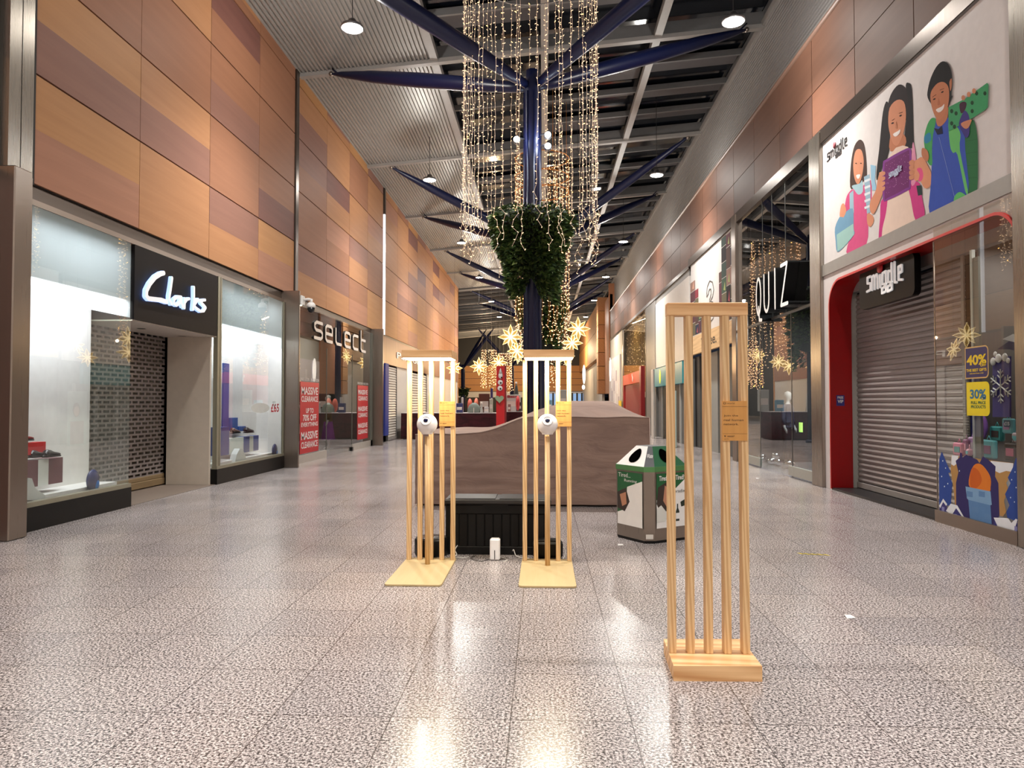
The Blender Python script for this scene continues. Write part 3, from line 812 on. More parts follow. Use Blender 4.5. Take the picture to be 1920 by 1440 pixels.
def orb_stand(xl, label):
    root = empty('orb_stand', (xl + .23, 6.3, 0)); Y = 6.70
    # rounded base plate
    def rr(x0, x1, y0, y1, r):
        P = []
        for cx, cy, a in ((x1 - r, y1 - .01, None), (x0 + r, y0 + r, 180), (x1 - r, y0 + r, 270)):
            if a is None: P += [(x1, y1), (x0, y1)]
            else: P += [(cx + r * math.cos(math.radians(a + t * 15)), cy + r * math.sin(math.radians(a + t * 15))) for t in range(7)]
        return P
    bp = rr(xl - .005, xl + .465, 5.79, 6.80, .035)
    mb = MB(); mb.prism([(a, c, .002) for a, c in bp], (0, 0, .014), 0); mb.build('base_plate', [BIRCH], root)
    for k in range(5):
        mb = MB(); x = xl + .003 + k * .1045; mb.box(x, x + .041, Y, Y + .06, .016, 1.905, bev=.003); mb.build('slat', [PINE], root)
    mb = MB(); mb.box(xl + .02, xl + .475, Y - .35, Y + .065, 1.905, 1.975, bev=.003); roof = mb.build('roof', [PINEX], root)
    mb = MB(); mb.box(xl + .03, xl + .465, Y - .34, Y - .005, 1.899, 1.905); mb.build('led_panel', [LEDP], roof)
    lamp('led_light', 'AREA', (xl + .25, Y - .18, 1.89), 13, (1, .90, .72), root, .42, (0, 0, 0), sizey=.3)
    # pole and orb
    xc = xl + .003 + 2 * .1045 + .02 + (.004 if xl > -.5 else -.0)
    yo = 6.50
    mb = MB(); mb.tube([(xc, yo + .03, .016), (xc, yo, 1.19)], .0235, 18); mb.build('pole', [PINE], root)
    orb = empty('orb', (xc, yo, 1.19)); 
    mb = MB(); c = (xc, yo - .01, 1.303); R = .0945
    prof = [(.028, -R * .98), (.050, -R * .98), (.052, -R * .86), (R * .56, -R * .83)] + [(R * math.sin(t), -R * math.cos(t)) for t in [.62 + i * (PI - .62) / 20 for i in range(20)]] + [(1e-4, R)]
    mb.lathe(prof, c, 40); body = mb.build('orb', [mat((232, 229, 230), .22, name='glossy_white_shell')], None, (xc, yo, 1.19))
    bpy.data.objects.remove(orb)
    # eye: raised round bezel, dark lens, slot
    tl = math.radians(-14)
    rot = Matrix.Rotation(math.radians(66), 3, 'X')
    d = rot @ Vector((0, 0, 1)); cc = Vector(c) + d * R * .80
    mb = MB(); mb.lathe([(.050, .0), (.050, .014), (.046, .0175), (.034, .019), (.031, .014), (.022, .012)], cc, 32, rot=rot); bz = mb.build('bezel', [mat((215, 213, 214), .3, name='white_bezel')], body)
    mb = MB(); mb.lathe([(.023, .0125), (.020, .019), (.012, .0225), (1e-4, .024)], cc + rot @ Vector((0, 0, 0)), 28, rot=rot); mb.build('lens', [mat((16, 18, 50), .05, name='dark_blue_lens')], body)
    u_ = rot @ Vector((0, 1, 0)); s0 = cc - Vector((0, 0, 1)) * .036 + d * .017
    mb = MB(); mb.box(xc - .017, xc + .017, s0.y - .012, s0.y + .012, s0.z - .004, s0.z + .005, bev=.002); mb.build('sensor_slot', [BLACK], body)
    body.parent = None
    tag(body, 'glossy white camera orb ' + ('on the left slatted stand' if xl < -.5 else 'on the right slatted stand'), 'orb device', 'white orbs on poles')
    x0, x1 = xl + .003 + 3 * .1045 - .002, xl + .003 + 4 * .1045 + .041
    mb = MB(); mb.box(x0, x1, Y - .012, Y - .0005, 1.277, 1.512, 0); plate_text(mb, x0, 1.277, x1 - x0, .235, Y - .0125, 1); mb.build('sign_plate', [PLATE, INK], root)
    return tag(root, label, 'display stand', 'pine slatted display stands')
orb_stand(-1.295, 'left pine slatted stand with lit roof and a pole for its orb')
orb_stand(-.195, 'right pine slatted stand with lit roof and pole, in front of the blue column')

# ================================================================== THINGS AROUND THE STANDS
# black deck box
root = empty('storage_box', (-.45, 7.2, 0))
bx0, bx1, by0, by1 = -.965, .065, 7.03, 7.42
mb = MB(); mb.box(bx0 + .02, bx1 - .02, by0 + .02, by1 - .02, .01, .49)
nn = 11
for k in range(nn):
    a = bx0 + .05 + k * (bx1 - bx0 - .1) / nn; mb.box(a + .004, a + (bx1 - bx0 - .1) / nn - .004, by0 + .006, by0 + .03, .08, .40, bev=.004)
for (za, zb2) in ((.0, .08), (.40, .49)): mb.box(bx0 + .01, bx1 - .01, by0, by0 + .04, za, zb2, bev=.006)
for a in (bx0, bx1 - .05): mb.box(a, a + .05, by0 - .003, by1, 0, .49, bev=.008)
mb.build('body', [BLK2], root)
mb = MB(); mb.box(bx0 - .015, bx1 + .015, by0 - .02, by1 + .01, .495, .545, bev=.012)
for a in (-.94, -.43): mb.box(a, a + .47, by0 + .01, by1 - .02, .54, .552, bev=.004)
mb.build('lid', [mat((42, 42, 44), .4, name='dark_grey_plastic')], root)
mb = MB(); mb.prism([(-.60, by0 - .012, .497), (-.34, by0 - .012, .497), (-.37, by0 - .012, .455), (-.57, by0 - .012, .455)], (0, .02, 0)); mb.build('latch_recess', [BLACK], root)
tag(root, 'black plastic storage chest with grooved front, behind the two orb stands', 'storage box')
# round black case, left
root = empty('round_case', (-1.04, 7.0, 0))
mb = MB(); mb.lathe([(.16, 0), (.17, .02), (.17, .15), (.155, .17), (1e-4, .17)], (-1.10, 7.02, 0), 36, sy=.9); mb.build('body', [BLACK], root)
mb = MB(); mb.lathe([(.15, .171), (.14, .178), (1e-4, .178)], (-1.10, 7.02, 0), 36, sy=.9); mb.build('lid', [mat((60, 60, 62), .25, name='grey_lid')], root)
tag(root, 'low round black case with grey lid on floor behind left orb stand', 'case')
root = empty('battery_case', (.08, 7.0, 0))
mb = MB(); mb.box(-.10, .19, 6.86, 7.01, 0.01, .16, bev=.02); mb.build('body', [BLACK], root)
mb = MB(); mb.box(-.07, .16, 6.88, 7.0, .155, .178, bev=.008); mb.build('carry_handle', [BLK2], root)
tag(root, 'small rectangular black case on floor behind right orb stand', 'case')
# router
root = empty('router', (-.456, 6.76, 0))
mb = MB(); mb.box(-.506, -.410, 6.76, 6.85, .004, .205, bev=.012); mb.build('body', [mat((232, 232, 232), .35, name='white_plastic')], root)
mb = MB(); mb.box(-.462, -.456, 6.757, 6.762, .015, .10); mb.build('status_slot', [BLACK], root)
tag(root, 'white upright wireless router on the floor in front of the black chest', 'router')
def cable(pts, r, m, label):
    mb = MB()
    P = []
    for i in range(len(pts) - 1):
        p0 = Vector(pts[max(i - 1, 0)]); p1 = Vector(pts[i]); p2 = Vector(pts[i + 1]); p3 = Vector(pts[min(i + 2, len(pts) - 1)])
        for k in range(5):
            t = k / 5; P.append(.5 * (2 * p1 + (p2 - p0) * t + (2 * p0 - 5 * p1 + 4 * p2 - p3) * t * t + (p3 + 3 * p1 - 3 * p2 - p0) * t ** 3))
    P.append(Vector(pts[-1])); mb.tube(P, r, 6)
    return tag(mb.build('cable', [m]), label, 'cable')
CW = mat((220, 218, 214), .5, name='white_cable'); CB = mat((40, 36, 34), .5, name='dark_cable')
cable([(-.41, 6.86, .02), (-.36, 6.84, .005), (-.34, 6.76, .005), (-.38, 6.72, .005)], .0035, CW, 'white cable looping out of the right side of router')
cable([(-.30, 6.98, .05), (-.285, 6.93, .07), (-.26, 6.90, .02), (-.20, 6.88, .006), (-.13, 6.86, .006)], .004, CW, 'white cable running from the chest to the right orb stand')
cable([(-.84, 6.98, .10), (-.86, 6.95, .06), (-.84, 6.92, .02), (-.88, 6.88, .006), (-.78, 6.86, .006), (-.72, 6.90, .006)], .004, CW, 'white cable between the round black case and the chest')
cable([(-.52, 6.80, .005), (-.58, 6.72, .005), (-.64, 6.76, .005), (-.7, 6.86, .005), (-.66, 6.95, .006)], .003, CB, 'thin dark cable on the floor left of router')
cable([(.195, 6.95, .10), (.215, 6.93, .06), (.205, 6.9, .02), (.19, 6.85, .006)], .004, CW, 'white cable hanging off the right end of small black case')

# fabric-covered kiosk
TAUPE = crinkle((140, 116, 104), (126, 103, 93), 'taupe_cover', .8, .75, 1.5)
def cover_z(x):
    # height of the top edge of the front along x
    t = min(1, max(0, (x + 1.0) / .85)); t = t * t * (3 - 2 * t)
    return 1.035 + .02 * max(0, min(1, (x + 1.86) / .8)) + (1.285 - 1.05) * t
root = empty('covered_kiosk', (-.2, 11.8, 0))
xs = [-1.86 + i * (1.53 + 1.86) / 48 for i in range(49)]; NY = 16; ys = [10.30 + j * 2.75 / NY for j in range(NY + 1)]
mb = MB(); vs = []
def topz(x, y):
    t = (y - 10.30) / 2.75; z = cover_z(x)
    z += .235 * max(0, min(1, (x + .35) / .8, (1.53 - x) / .42)) * math.sin(min(1, t * 1.8) * PI / 2)
    return z + .006 * math.sin(x * 9 + y * 4)
for x in xs:
    for y in ys: vs.append((x, y, topz(x, y)))
fs = [(i * (NY + 1) + j, (i + 1) * (NY + 1) + j, (i + 1) * (NY + 1) + j + 1, i * (NY + 1) + j + 1) for i in range(48) for j in range(NY)]
mb.add(vs, fs, 0, True)
NZ = 18; vs = []
for i, x in enumerate(xs):
    for k in range(NZ + 1):
        t = k / NZ; z = topz(x, 10.3) * (1 - t) + .03 * t
        wv = .022 * math.sin(z * 34 + 1.2 * math.sin(x * 2.2) + x * 1.2) * math.exp(-((z - .35) / .35) ** 2) + .012 * math.sin(x * 14 + z * 3) * t
        wv *= 1 if 0 < k else 0
        vs.append((x, 10.30 + wv - .01 * t, z))
fs = [(i * (NZ + 1) + k, (i + 1) * (NZ + 1) + k, (i + 1) * (NZ + 1) + k + 1, i * (NZ + 1) + k + 1) for i in range(48) for k in range(NZ)]
mb.add(vs, fs, 0, True)
for X in (xs[0], xs[-1]):
    vs = [(X, y, z) for y in ys for z in (0.03, topz(X, y))]; mb.add(vs, [(2 * j, 2 * j + 2, 2 * j + 3, 2 * j + 1) for j in range(NY)], 0)
vs = [(x, ys[-1], z) for x in xs for z in (0.03, topz(x, ys[-1]))]; mb.add(vs, [(2 * j, 2 * j + 2, 2 * j + 3, 2 * j + 1) for j in range(48)], 0)
cov = mb.build('fabric_cover', [TAUPE], root)
mb = MB(); mb.tube([(x, 10.295, topz(x, 10.3) + .003) for x in xs], .008, 6); mb.tube([(1.53, 10.28, 0.03), (1.53, 10.28, 1.28)], .006, 5); mb.build('hem', [mat((170, 150, 140), .8, name='pale_hem')], cov)
mb = MB(); mb.box(-1.84, 1.5, 10.36, 13.0, 0, .06); mb.build('plinth', [mat((74, 64, 60), .6)], root)
tag(root, 'large kiosk wrapped in taupe brown fabric cover, higher on its right', 'kiosk')

# recycling bin
root = empty('recycling_bin', (1.4, 7.9, 0))
A = atZ(0, 1183, 1003); B = atZ(0, 1208, 1020); Cc = atZ(0, 1228, 1020); D = atZ(0, 1284, 1012.5)
A, B, Cc, D = [Vector((p[0], p[1], 0)) for p in (A, B, Cc, D)]
u1 = (A - B); ln1 = .50; u1.normalize(); u2 = (D - Cc); u2.normalize()
u1 = Vector((-u2.y, u2.x, 0)); ln1 = .46
A = B + u1 * ln1; D = Cc + u2 * .46
E1 = D + u1 * .10 + u2 * .07; F1 = E1 + u1 * (ln1 - .02); G1 = F1 - u2 * .07 + u1 * .10 ; H1 = A + (G1 - D) * 0 + u2 * .10 + u1 * .10
G1 = H1 + u2 * .46; F1 = E1 + u1 * ln1
foot = [B, Cc, D, E1, F1, G1, H1, A]
cen = sum(foot, Vector()) / 8
def ringz(z, k=1.0): return [(cen.x + (p.x - cen.x) * k, cen.y + (p.y - cen.y) * k, z) for p in foot]
mb = MB(); vs = ringz(.03, .985) + ringz(.76, 1.0); mb.add(vs, [(i, (i + 1) % 8, 8 + (i + 1) % 8, 8 + i) for i in range(8)], 0)
mb.add(ringz(0, .96) + ringz(.03, .985), [(i, (i + 1) % 8, 8 + (i + 1) % 8, 8 + i) for i in range(8)], 1)
mb.build('body', [STEEL, BLACK], root)
GRN = mat((72, 120, 70), .4, name='green_band'); GRD = mat((22, 84, 52), .4, name='dark_green_face')
mb = MB(); vs = ringz(.76, 1.02) + ringz(.815, 1.02) + ringz(.815, 1.0); mb.add(vs, [(i, (i + 1) % 8, 8 + (i + 1) % 8, 8 + i) for i in range(8)] + [(8 + i, 8 + (i + 1) % 8, 16 + (i + 1) % 8, 16 + i) for i in range(8)], 0); mb.build('rim', [GRN], root)
top = ringz(1.02, .42); low = ringz(.815, 1.0); facem = [0, 2, 3, 0, 2, 2, 3, 1]
mb = MB(); mb.add(low + top, [], 0)
for i in range(8): mb.f.append([i, (i + 1) % 8, 8 + (i + 1) % 8, 8 + i]); mb.m.append({0: 2, 1: 1, 2: 2, 3: 1, 4: 2, 5: 1, 6: 2, 7: 0}[i]); mb.sm.append(False)
mb.f.append([8 + i for i in range(8)]); mb.m.append(2); mb.sm.append(False)
hood = mb.build('hood', [WHITE, GRD, mat((70, 72, 76), .45, name='grey_hood')], root)
def on_face(i, s, t, off):
    p = Vector(low[i]) * (1 - s) + Vector(low[(i + 1) % 8]) * s; q = Vector(top[i]) * (1 - s) + Vector(top[(i + 1) % 8]) * s
    nrm = (Vector(low[(i + 1) % 8]) - Vector(low[i])).cross(Vector(top[i]) - Vector(low[i])).normalized()
    return p * (1 - t) + q * t + nrm * off
for i, cx in ((7, .5), (1, .5)):
    mb = MB(); pts = [on_face(i, cx + .24 * math.cos(a * PI / 10), .5 + .36 * math.sin(a * PI / 10), .004) for a in range(20)]; mb.add(pts, [list(range(20))]); mb.build('opening', [mat((4, 4, 4), .95, spec=0.0, name='dark_opening')], hood)
def side_art(a, b, z0, z1, kind):
    a, b = Vector(a), Vector(b); nrm = (b - a).cross(Vector((0, 0, 1))).normalized(); L = b - a
    def P(s, z, off): p = a + L * s + nrm * (.003 + off); return (p.x, p.y, z0 + (z1 - z0) * z)
    mb = MB(); ms = [mat((28, 88, 48), .4, name='poster_green'), WHITE, mat((178, 126, 98), .5, name='skin_print'), mat((52, 40, 34), .5, name='hair_print'), mat((205, 205, 200), .5), mat((30, 40, 30), .4, name='bottle_print'), mat((60, 66, 70), .5, name='print_grey')]
    def q(pts, m, k): mb.add([P(s, z, .0008 * k) for s, z in pts], [list(range(len(pts)))], m)
    if kind == 0:
        q([(0, 0), (1, 0), (1, 1), (0, 1)], 0, 1); q([(0, 0), (1, 0), (1, .88), (.68, .72), (0, .52)], 1, 2)
        q([(.05, .75), (.38, .85), (.42, .5), (.4, .3), (.1, .3), (.0, .45)], 3, 3); q([(.28, .78), (.44, .7), (.44, .48), (.34, .38), (.22, .5)], 2, 4)
        q([(0, .36), (.15, .42), (.42, .22), (.3, .12), (0, .10)], 4, 5)
        q([(.66, .1), (.78, .1), (.78, .28), (.74, .34), (.74, .42), (.70, .42), (.70, .34), (.66, .28)], 5, 5); q([(.66, .14), (.78, .14), (.78, .25), (.66, .25)], 1, 6)
        q([(.82, .45), (1, .5), (1, .38), (.85, .36)], 5, 5)
        o = Vector(P(.08, .84, .006)); ux = Vector(P(.95, .84, .006)) - o
        put_text(mb, 'Tired, Very Tired?', o, ux, (0, 0, .07), 1, bold=.02)
        o = Vector(P(.5, .63, .006)); put_text(mb, 'Floradix', o, Vector(P(.98, .63, .006)) - o, (0, 0, .035), 6)
    else:
        q([(0, 0), (1, 0), (1, 1), (0, 1)], 0, 1); q([(0, 0), (1, 0), (1, .86), (.4, .72), (.35, .3), (0, .22)], 1, 2); q([(0, .6), (.35, .7), (.5, .45), (.3, .25), (0, .3)], 3, 3); q([(.1, .56), (.35, .62), (.38, .4), (.2, .34)], 2, 4)
        o = Vector(P(.05, .90, .006)); put_text(mb, 'Tired...', o, Vector(P(.55, .90, .006)) - o, (0, 0, .045), 1)
        o = Vector(P(.3, .80, .006)); put_text(mb, 'Running', o, Vector(P(.8, .80, .006)) - o, (0, 0, .04), 1)
    return mb.build('advert_panel', ms, root)
side_art(Vector(Cc) + (D - Cc) * .05, Vector(Cc) + (D - Cc) * .95, .16, .74, 0)
side_art(Vector(A) + (B - A) * .05, Vector(A) + (B - A) * .95, .16, .74, 1)
mb = MB(); nb = (Cc - B).normalized(); nn_ = Vector((nb.y, -nb.x, 0))
for (a_, b_2) in ((Vector(B), Vector(Cc)),):
    p, q = a_ + (b_2 - a_) * .15 + nn_ * .003, a_ + (b_2 - a_) * .85 + nn_ * .003
    mb.add([(p.x, p.y, .05), (q.x, q.y, .05), (q.x, q.y, .10), (p.x, p.y, .10)], [(0, 1, 2, 3)])
mb.build('label', [OFFW], root)
mb = MB(); o = on_face(0, .12, .42, .004); put_text(mb, 'Waste', o, on_face(0, .88, .42, .004) - o, on_face(0, .12, .62, .004) - o); mb.build('lettering', [WHITE], hood)
tag(root, 'octagonal steel recycling bin with green rim and advert panels, behind the nearest stand', 'bin')

# small things on the floor
mb = MB(); p = atZ(0, 1503, 1039); q = atZ(0, 1558, 1042)
for k in range(9):
    a = Vector(p) + (Vector(q) - Vector(p)) * k / 9; b_ = Vector(p) + (Vector(q) - Vector(p)) * (k + 1) / 9; sh = Vector((-.03, .055, 0))
    mb.add([a + Vector((0, 0, .0012)), b_ + Vector((0, 0, .0012)), b_ + sh + Vector((0, 0, .0012)), a + sh + Vector((0, 0, .0012))], [(0, 1, 2, 3)], k % 2)
tag(mb.build('hazard_tape', [mat((220, 195, 40), .5, name='yellow_tape'), BLACK]), 'short strip of yellow and black tape stuck on the floor, right of nearest stand', 'tape')
for (px, py, lb) in ((1592, 1157, 'small white scrap of paper on the floor right of the nearest stand'), (1420, 897, 'white paper scrap on the floor before the clothes shop door'), (1163, 1022, 'tiny white scrap on the floor left of recycling bin')):
    p = atZ(0, px, py); mb = MB(); mb.add([(p[0] - .03, p[1] - .04, .002), (p[0] + .035, p[1] - .03, .004), (p[0] + .03, p[1] + .05, .003), (p[0] - .02, p[1] + .03, .008)], [(0, 1, 2, 3)])
    tag(mb.build('paper_scrap', [WHITE]), lb, 'paper')

# ================================================================== LEFT SHOPS
def planeL(X): return lambda px, py, off=0: (lambda q: (X + off, q[1], q[2]))(atX(X, px, py))
def planeR(X): return lambda px, py, off=0: (lambda q: (X - off, q[1], q[2]))(atX(X, px, py))
def frame_rect(mb, X, y0, y1, z0, z1, t, d, m=0):
    mb.box(X - d, X, y0, y0 + t, z0, z1, m); mb.box(X - d, X, y1 - t, y1, z0, z1, m)
    mb.box(X - d, X, y0 + t, y1 - t, z0, z0 + t, m); mb.box(X - d, X, y0 + t, y1 - t, z1 - t, z1, m)
yW0, yW1 = 7.85, yL(243)       # first shoe shop window
yW2, yW3 = yL(404), 16.15      # second
ALUF = mat((150, 146, 128), .4, metal=.5, name='champagne_frame')
def shoe_window(idx, y0, y1, ret):
    root = S(empty('window_%d' % idx, (-6.0, (y0 + y1) / 2, 0)))
    mb = MB(); mb.box(-6.9, -5.955, y0, y1, 0, .28); mb.build('plinth', [BLACK], root)
    mb = MB(); mb.box(-6.06, -5.96, y0, y1, .28, .335)
    if idx == 2: mb.box(-6.05, -5.97, y0, y0 + .09, .33, 3.83); mb.box(-6.05, -5.97, y0 + .11, y0 + .16, .33, 3.83)
    mb.box(-6.04, -5.97, y1 - .05, y1, .33, 3.83) if idx == 2 else None
    mb.build('frame', [ALUF], root)
    mb = MB(); mb.add([(-6, y0, .33), (-6, y1, .33), (-6, y1, 3.83), (-6, y0, 3.83)], [(0, 1, 2, 3)]); mb.build('pane', [GLASSG if 0 else GLASS], root)
    mb = MB(); yr_ = ret; mb.add([(-6.0, yr_, .33), (-6.95, yr_, .33), (-6.95, yr_, 3.83), (-6.0, yr_, 3.83)], [(0, 1, 2, 3)]); mb.build('pane', [GLASSG], root)
    mb = MB(); mb.add([(-6.012, y0, 2.74), (-6.012, y1, 2.74), (-6.012, y1, 3.83), (-6.012, y0, 3.83)], [(0, 1, 2, 3)]); mb.build('frosted_film', [FILM], root)
    # display space
    mb = MB(); mb.box(-6.62, -6.58, y0 + .03, y1 - .02, .36, 3.5); mb.box(-6.62, -6.16, y0 + .03, y1 - .02, .28, .36)
    if idx == 2: mb.box(-7.2, -6.0, y1 - .09, y1 - .04, .3, 3.8)
    mb.build('display_backing', [WHITE], root)
    mb = MB(); mb.box(-7.2, -6.02, y0 - .4, y1, 3.86, 3.9); mb.build('window_soffit', [GREY], root)
    n = 3
    for k in range(n):
        yy = y0 + (y1 - y0) * (k + .5) / n
        mb = MB(); mb.lathe([(.04, 0), (.045, .05)], (-6.2, yy, 3.72), 12); f = mb.build('display_spotlight', [WHITE], root)
        mb = MB(); mb.lathe([(1e-4, -.001), (.038, -.001)], (-6.2, yy, 3.72), 12); mb.build('lens', [mat((255, 255, 255), .5, emit=5, name='cool_white_lens', ecol=(235, 242, 255))], f)
    lamp('window_light', 'AREA', (-6.42, (y0 + y1) / 2, 3.75), 16, (.88, .93, 1), None, .3, (0, 0, 0), sizey=y1 - y0 - .3)
    mb = MB(); mb.box(-6.16, -6.08, y0 + .1, y1 - .1, 3.01, 3.05); mb.build('added_light_track', [ALUF], root)  # unseen track added behind the film, with the strip lamp below it
    lamp('window_light', 'AREA', (-6.12, (y0 + y1) / 2, 3.0), 42, (.92, .94, 1), None, .08, (0, math.radians(6), 0), sizey=y1 - y0 - .3)  # extra lamp added to brighten the display backing
    return root
shoe_window(1, yW0, yW1, yW1)
shoe_window(2, yW2, yW3, yW2 + .02)
mb = MB(); mb.box(-7.0, -6.02, 7.60, 7.84, 0, 4.0); S(mb.build('wall_left', [OFFW]))

# entrance between them: sign box, shutter, white reveal
mb = MB(); mb.box(-6.9, -5.97, yW1 + .03, yW2 - .03, 2.72, 3.82); sb = mb.build('fascia_panel', [mat((20, 15, 16), .5, spec=.12, name='dark_sign_face')])
tag(sb, 'black box fascia over the roller grille entrance of shoe shop', 'shop fascia')
root = empty('shop_sign', (-5.96, 11.8, 3.0))
LETW = mat((238, 236, 228), .4, emit=.35, name='lit_letter', ecol=(225, 232, 255)); GLOW = mat((190, 215, 255), .5, emit=1.2, name='cool_glow_edge', ecol=(170, 200, 255))
P0 = atX(-5.95, 262, 600); P1 = atX(-5.95, 384, 585)
def LP(px, py): q = atX(-5.95, px, py); return (q[1], q[2])
def letter(lines, wd, name='letter'):
    mb = MB(); strokes(mb, [[LP(268 + 0, 0)] * 0 + l for l in lines], (-5.955, 0, 0), (0, 1, 0), (0, 0, 1), wd, .05, 0, 1); return mb.build(name, [LETW, GLOW], root)
def zz(*pts): return [LP(x / 4, 400 + y / 4) for x, y in pts]
letter([zz((1210, 448), (1185, 455), (1145, 480), (1105, 530), (1080, 580), (1078, 620), (1095, 640), (1140, 645), (1190, 650), (1232, 665))], .07)
letter([zz((1272, 485), (1262, 560), (1252, 620), (1252, 650), (1268, 680))], .055)
letter([zz((1340, 628), (1315, 625), (1290, 645), (1285, 675), (1305, 690), (1330, 670), (1342, 630), (1340, 670), (1352, 700))], .05)
letter([zz((1368, 640), (1368, 670), (1366, 710)), zz((1368, 670), (1385, 645), (1402, 640))], .05)
letter([zz((1438, 555), (1438, 640), (1430, 722)), zz((1470, 645), (1437, 690), (1452, 710), (1478, 728))], .05)
letter([zz((1522, 650), (1500, 652), (1492, 672), (1512, 690), (1526, 708), (1512, 732), (1485, 735))], .05)
tag(root, 'white script letters Clarks with cool glow on the black fascia', 'shop sign')
# roller grille
root = empty('roller_grille', (-6.94, 11.8, 0))
mb = MB(); Xg = -6.94; rows = 34; z0_, z1_ = .22, 2.72; rh = (z1_ - z0_) / rows; bw = .2; y_ = yW1 + .04
for r in range(rows + 1): mb.box(Xg - .012, Xg + .012, yW1 - .3, yW2 + .1, z0_ + r * rh - .016, z0_ + r * rh + .016)
for r in range(rows):
    k = 0; y_ = yW1 - .3 + (bw / 2 if r % 2 else 0)
    while y_ < yW2 + .1: mb.box(Xg - .009, Xg + .009, y_, y_ + .05, z0_ + r * rh + .014, z0_ + (r + 1) * rh - .014); y_ += bw
mb.build('grille_curtain', [mat((150, 140, 138), .4, metal=.4, name='grey_grille')], root)
mb = MB(); mb.box(Xg - .03, Xg + .04, yW1 - .3, yW2 + .1, .02, .14, bev=.01); mb.box(Xg - .02, Xg + .03, yW1 - .3, yW2 + .1, .14, .215, bev=.01); mb.build('bottom_rail', [mat((150, 128, 96), .4, metal=.4, name='bronze_rail')], root)
mb = MB(); mb.box(Xg - .05, Xg + .06, yW2 - .06, yW2 + .02, 0, 2.72); mb.build('guide_channel', [GREY], root)
tag(root, 'closed brick-pattern roller grille in the shoe shop entrance', 'shutter')
mb = MB(); mb.box(-9, -6.08, yW2 - .06, yW2 - .005, 0, 2.70); S(mb.build('wall_left', [mat((206, 192, 176), .6, name='cream_reveal')]))
mb = MB(); mb.box(-6.93, -6.0, yW1 + .04, yW2, 2.70, 2.72)
for yy in (11.2, 12.5): mb.lathe([(1e-4, 2.698), (.07, 2.698)], (-6.5, yy, 0), 14, 1)
S(mb.build('ceiling', [mat((200, 190, 180), .6), GREY]))
mb = MB(); mb.box(-6.93, -5.99, yW1 + .01, yW2, .001, .006); S(mb.build('floor', [mat((112, 98, 88), .7, name='entrance_mat')]))
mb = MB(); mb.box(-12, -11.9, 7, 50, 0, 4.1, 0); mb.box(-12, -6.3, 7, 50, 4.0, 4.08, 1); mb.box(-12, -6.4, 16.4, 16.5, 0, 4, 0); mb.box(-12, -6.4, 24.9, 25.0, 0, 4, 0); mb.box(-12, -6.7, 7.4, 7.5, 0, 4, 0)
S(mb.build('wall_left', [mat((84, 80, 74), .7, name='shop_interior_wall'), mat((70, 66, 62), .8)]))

# window display goods
def gift_box(px0, px1, py0, py1, X, dpt, cols, label, name='display_box'):
    a = atX(X, px0, py1); c_ = atX(X, px1, py0); y0, y1, z0, z1 = a[1], c_[1], a[2], c_[2]; mb = MB(); n = len(cols)
    for k, c in enumerate(cols):
        ya, yb2 = y0 + (y1 - y0) * c[0], y0 + (y1 - y0) * c[1]; mb.box(X - dpt, X, ya, yb2, z0, z1, k)
    return tag(mb.build(name, [mat(c[2], .5) for c in cols]), label, 'display box')
def shoe(X, y, z, L, rgb, label, sole=(30, 26, 24), yaw=0):
    root = empty('shoe', (X, y, z))
    prof = [(0, .0, .034, .05), (.06, .0, .042, .085), (.16, .0, .040, .09), (.28, 0, .038, .085), (.42, 0, .040, .07), (.58, 0, .046, .055), (.76, 0, .05, .045), (.9, 0, .044, .038), (.98, 0, .026, .028), (1.0, 0, .008, .018)]
    vs = []; n = 10
    for t, _, hw, h in prof:
        for k in range(n):
            a = 2 * PI * k / n; vs.append((math.cos(a) * hw * L / .28, t * L, .012 + max(0, (.5 + .5 * math.sin(a))) * h * L / .28))
    def T(v): c, s_ = math.cos(yaw), math.sin(yaw); return (X + v[0] * c - v[1] * s_, y + v[0] * s_ + v[1] * c, z + v[2])
    mb = MB(); mb.add([T(v) for v in vs], [(i * n + k, i * n + (k + 1) % n, (i + 1) * n + (k + 1) % n, (i + 1) * n + k) for i in range(len(prof) - 1) for k in range(n)] + [list(range(n))], 0, True); mb.build('upper', [mat(rgb, .3, name='leather')], root)
    mb = MB(); P = [(hw * 1.08 * L / .28, t * L) for t, _, hw, h in prof]; out = [T((a, b2, 0)) for a, b2 in P] + [T((-a, b2, 0)) for a, b2 in P[::-1]]; mb.prism(out, (0, 0, .016)); mb.build('sole', [mat(sole, .6, name='sole')], root)
    mb = MB()
    for k in range(4): mb.tube([T((-.015, L * (.34 + k * .05), .085 - k * .006)), T((.015, L * (.36 + k * .05), .085 - k * .006))], .003, 4)
    mb.build('laces', [mat((20, 18, 18), .7)], root)
    return tag(root, label, 'shoe')
gift_box(10, 118, 857, 922, -6.28, .22, [(0, .54, (104, 62, 68)), (.54, .73, (222, 226, 222)), (.73, 1, (104, 62, 68))], 'maroon and white striped display block in the first shoe shop window')
rb = gift_box(20, 86, 828, 857, -6.32, .10, [(0, 1, (196, 34, 40))], 'red box with white print on the maroon striped block')
mb = MB(); a = atX(-6.315, 64, 838); c_ = atX(-6.315, 80, 833)
mb.box(-6.3195, -6.318, a[1], c_[1], a[2], c_[2]); a = atX(-6.315, 63, 844); c_ = atX(-6.315, 80, 840); mb.box(-6.3195, -6.318, a[1], c_[1], a[2], c_[2]); mb.build('print', [WHITE], rb) if False else None
q = atX(-6.25, 68, 859); shoe(-6.33, q[1], q[2], .27, (18, 16, 18), 'black laced shoe lying on the maroon striped block, nearer the red box')
q = atX(-6.25, 82, 858); shoe(-6.24, q[1], q[2], .27, (22, 20, 22), 'black shoe on the right end of maroon striped block')
